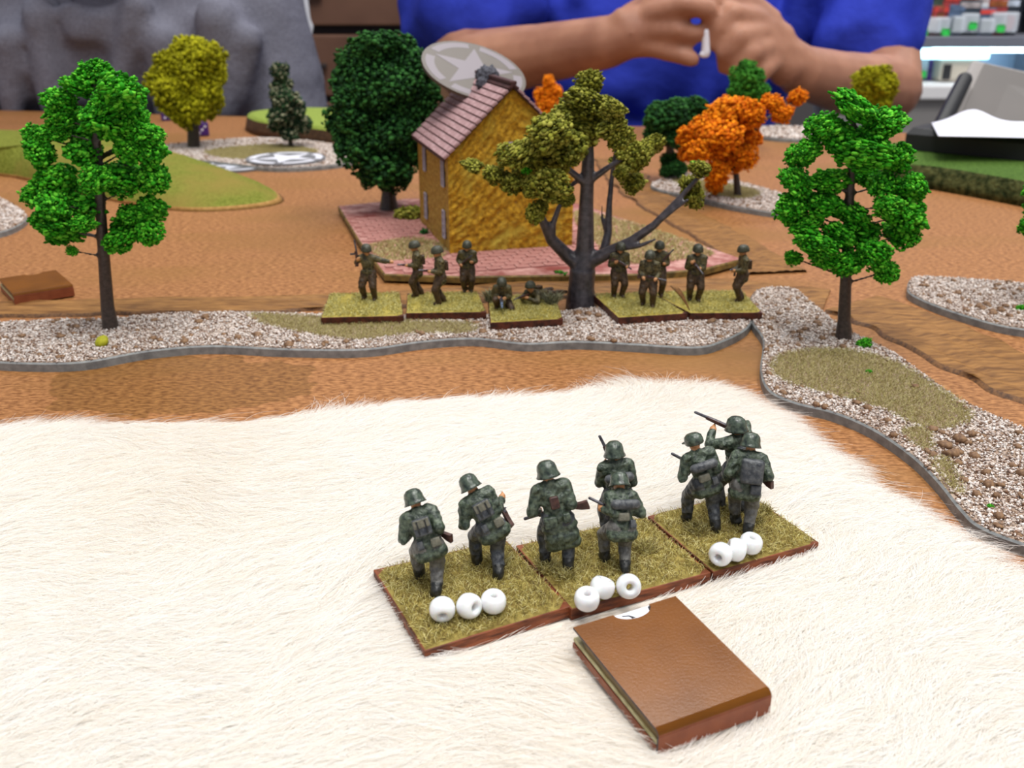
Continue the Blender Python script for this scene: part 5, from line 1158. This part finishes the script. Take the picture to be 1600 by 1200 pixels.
bxp('door', 638, 752, -150, 52, 2240, 20, M['shelf_bg'], t, org, 4); bxp('lower_door', 638, 752, 58, 260, 2240, 20, mat('cupboard_tan', S(120, 86, 60), rough=.6), t, org, 4); bxp('door_handle', 735, 740, -20, 20, 2225, 15, M['rail'], t, org, 2)

# lit display case at right
Yd = 2500; org = (1250, 2500, -750)
t = thing('display_case', 'shop display shelving with a bright blue-white light strip at upper right', 'display case', org)
x0 = PD(1290, 0, Yd)[0] - org[0]; x1 = PD(1750, 0, Yd)[0] - org[0]; zsh = PD(1500, 66, Yd)[2] + 750; cxm = (x0 + x1) / 2; ww = x1 - x0
box('shelf_board', ww, 420, 26, M['rail'], t, c=(cxm, 210, zsh), bevel=3, rot=None)
box('back_panel', ww, 20, 900, M['case_in'], t, c=(cxm, 430, zsh), bevel=2)
zc = PD(1440, 140, Yd)[2] + 750
box('counter', ww, 520, 34, M['counter'], t, c=(cxm, 180, zc), bevel=5); box('counter_front', ww - 40, 480, zc - 20, M['counter2'], t, c=(cxm, 190, (zc - 20) / 2), bevel=3)
box('light_or_fill_strip', PD(1562, 0, Yd)[0] - PD(1380, 0, Yd)[0], 14, 26, M['led'], t, c=((PD(1562, 0, Yd)[0] + PD(1380, 0, Yd)[0]) / 2 - org[0], 6, zsh - 27), bevel=3)
for yy_ in (170, 330): box('light_or_fill_strip', ww * .7, 24, 18, M['case_fill'], t, c=(cxm, yy_, zsh - 23), bevel=3)  # hidden strips added under the shelf to brighten the space below
zt = PD(1500, -60, Yd)[2] + 750; box('upper_shelf_board', ww, 300, 18, M['rail'], t, c=(cxm, 280, zt), bevel=3)
for xx in (x0 + 10, x1 - 10): box('side_panel', 20, 420, 900, M['rail'], t, c=(xx, 210, zsh), bevel=2)
# packs
PN = ['slate grey', 'brown orange', 'purple', 'blue grey', 'pale pink grey', 'pink', 'charcoal', 'dark brown', 'steel blue', 'red', 'pale blue', 'olive grey']
PC = [S(52, 64, 76), S(150, 84, 40), S(96, 60, 150), S(60, 70, 88), S(170, 160, 160), S(190, 120, 150), S(44, 50, 60), S(120, 60, 40), S(90, 110, 140), S(160, 60, 60), S(190, 200, 215), S(70, 84, 70)]
pm = [mat('pack_card_%d' % i, c, tuple(v * .45 for v in c), .05, .35) for i, c in enumerate(PC)]; tag = mat('green_price_tag', S(50, 190, 80), rough=.4); red = mat('pack_red_band', S(190, 60, 50), rough=.4)
def pack(x, y, z, w_, h_, mi, label, grp, k):
    o = thing('blister_pack', label, 'package', (x, y, z), R.uniform(-.25, .25), grp)
    bm = box_bm(w_, 2, h_, (0, 0, h_ / 2)); link('backing_card', bm_mesh('backing_card', bm, pm[mi], .8), o)
    box('blister', w_ * .75, 22, h_ * .55, M['bubble'], o, c=(0, -12, h_ * .36), bevel=5)
    box('header', w_ * .9, 1.5, h_ * .16, pm[(mi * 5 + 4) % len(pm)] if k % 3 else red, o, c=(0, -2, h_ * .86), bevel=.5)
    if k % 2 == 0: box('price_tag', 20, 2, 17, tag, o, c=(w_ * .1 * (-1) ** k, -25, h_ * R.uniform(.1, .3)), bevel=4)
    blob_m = ('figure_inside', )
    box('contents', w_ * .4, 14, h_ * .4, pm[(mi + 3) % len(pm)], o, c=(0, -11, h_ * .34), bevel=4)
ORD = ['leftmost', 'second from left', 'third from left', 'fourth from left', 'fifth from left', 'sixth from left', 'seventh from left', 'eighth from left', 'ninth from left', 'tenth from left', 'rightmost']
k = 0
for row, (yy, zz, n, w_, h_) in enumerate([(Yd + 60, zsh + 14, 11, 52, 78), (Yd + 150, zsh + 14, 10, 58, 120), (Yd + 250, zsh + 14, 10, 58, 165)]):
    for i in range(n):
        x = PD(1385 + i * 240 / n + 8 * row, 0, Yd)[0] + R.uniform(-8, 8); k += 1
        mi = R.randrange(len(pm)); pack(x, yy, zz - 751, w_ * R.uniform(.8, 1.1), h_ * R.uniform(.8, 1.15), mi, PN[mi] + ' ' + ['small ', '', 'tall '][row] + 'blister pack, ' + ORD[i] + ' in ' + ['front', 'middle', 'back'][row] + ' row on display shelf', ['front row packs on the display shelf', 'middle row packs on the display shelf', 'back row packs on the display shelf'][row], k)
for i in range(7):
    x = PD(1398 + i * 17, 0, Yd)[0]; k += 1
    pack(x, Yd + 60 + (i % 2) * 60, zc + 17 - 750, 52, 75 * R.uniform(.8, 1.1), (2, 8, 10, 2, 8, 4, 2)[i], PN[(2, 8, 10, 2, 8, 4, 2)[i]] + ' blister pack on the white counter, ' + ['leftmost', 'second from left', 'third from left', 'middle right', 'fifth from left', 'sixth from left', 'rightmost'][i] + ' of seven', 'packs on the white counter', k)
# beige till behind the lid
b = PD(1478, 150, 2560); o = thing('cash_register', 'beige boxy machine on the counter left of the grey case lid', 'machine', (b[0], 2560, zc - 750 + 17.5))
bm = box_bm(96, 110, 58, (0, 0, 29)); link('housing', bm_mesh('housing', bm, mat('beige_plastic', S(176, 168, 154), rough=.5), 10), o); box('dark_slot', 20, 6, 36, M['blk'], o, c=(-32, -56, 24), bevel=2); box('top_cover', 60, 70, 14, M['counter'], o, c=(15, 0, 62), bevel=5)

# grey open case with black spine, paper and black pad on the table at right
Yl = 640
t_b = P(1560, 262, 22)
o = thing('open_case', 'grey open laptop-like case with a black spine on the dark green hill', 'case', (P(1580, 250, 14)[0], 700, 14.3))
og = np.array([P(1580, 250, 14)[0], 700, 14.3])
q = [PD(1462, 206, 765) - og, PD(1520, 92, 830) - og, PD(1700, 132, 810) - og, PD(1700, 225, 745) - og]
def slab4(name, q, th, m, parent, bev=1.5):
    n = np.cross(q[1] - q[0], q[3] - q[0]); n /= np.linalg.norm(n); bm = bmesh.new(); a = [bm.verts.new(v) for v in q]; b = [bm.verts.new(v + n * th) for v in q]
    bm.faces.new(a); bm.faces.new(b[::-1])
    for i in range(4): bm.faces.new((a[i], b[i], b[(i + 1) % 4], a[(i + 1) % 4]))
    return link(name, bm_mesh(name, bm, m, bev), parent)
slab4('lid_panel', q, 8, M['lid_e'], o, 3)
qi = [q[0] * .93 + q[2] * .07, q[1] * .90 + q[2] * .07 + q[0] * .03, q[2] * 1.0, q[3] * 1.0]
off = np.array([0, -2.5, 1.0]); slab4('lid_face', [v + off for v in (q[0] * .9 + q[3] * .1, q[1] * .86 + q[2] * .10 + q[0] * .04, q[2] * .93 + q[3] * .07, q[3])], 2, M['lid'], o, .5)
d1 = (q[1] - q[0]); blob('spine', [('c', q[0] + d1 * .04 + [-2, -9, 1], q[0] + d1 * .70 + [-2, -9, 1], 6.5, 6.0, 0)], 1, [M['blk']], 2, parent=o)
# black pad (lower half of the case) with soft profile
pp = [P(1412, 234, 14)[:2], P(1470, 216, 14)[:2], P(1700, 226, 14)[:2], P(1760, 270, 14)[:2], P(1600, 252, 14)[:2]]
lpp = [(v[0] - og[0], v[1] - og[1]) for v in [np.array(x, float) for x in pp]]
bm = prism_bm(lpp, .0, 14, 4); bmesh.ops.triangulate(bm, faces=[f for f in bm.faces if len(f.verts) > 4]); link('case_tray', bm_mesh('case_tray', bm, [M['blk'], M['blk']]), o)
print('tray', pp)
# curled paper
pY = P(1560, 216, 28.6)[1]; b = np.array([P(1560, 216, 28.6)[0], pY, 28.6]); print('paper Y', pY)
V = []; F = []; nx, ny = 24, 8
for j in range(ny + 1):
    for i in range(nx + 1):
        u = i / nx; v = j / ny; px = 1466 + u * 200; py0 = 214 + 4 * u; pq = PD(px, py0 - 2, pY)
        x = pq[0] + 20 * v; y = pY + 60 * v; z = max(28.9, pq[2]) + (8.5 * math.exp(-((u - .33) / .2) ** 2) + 3 * u) * v
        V.append((x - b[0], y - b[1], z - b[2]))
for j in range(ny):
    for i in range(nx): F.append((j * (nx + 1) + i, j * (nx + 1) + i + 1, (j + 1) * (nx + 1) + i + 1, (j + 1) * (nx + 1) + i))
o = link('paper_sheet', mesh_py('paper_sheet', V, F, M['paper'], True), None, tuple(b)); setp(o, 'white curled paper sheet lying on the black tray of the grey case', 'paper'); sm = o.modifiers.new('s', 'SOLIDIFY'); sm.thickness = .0004
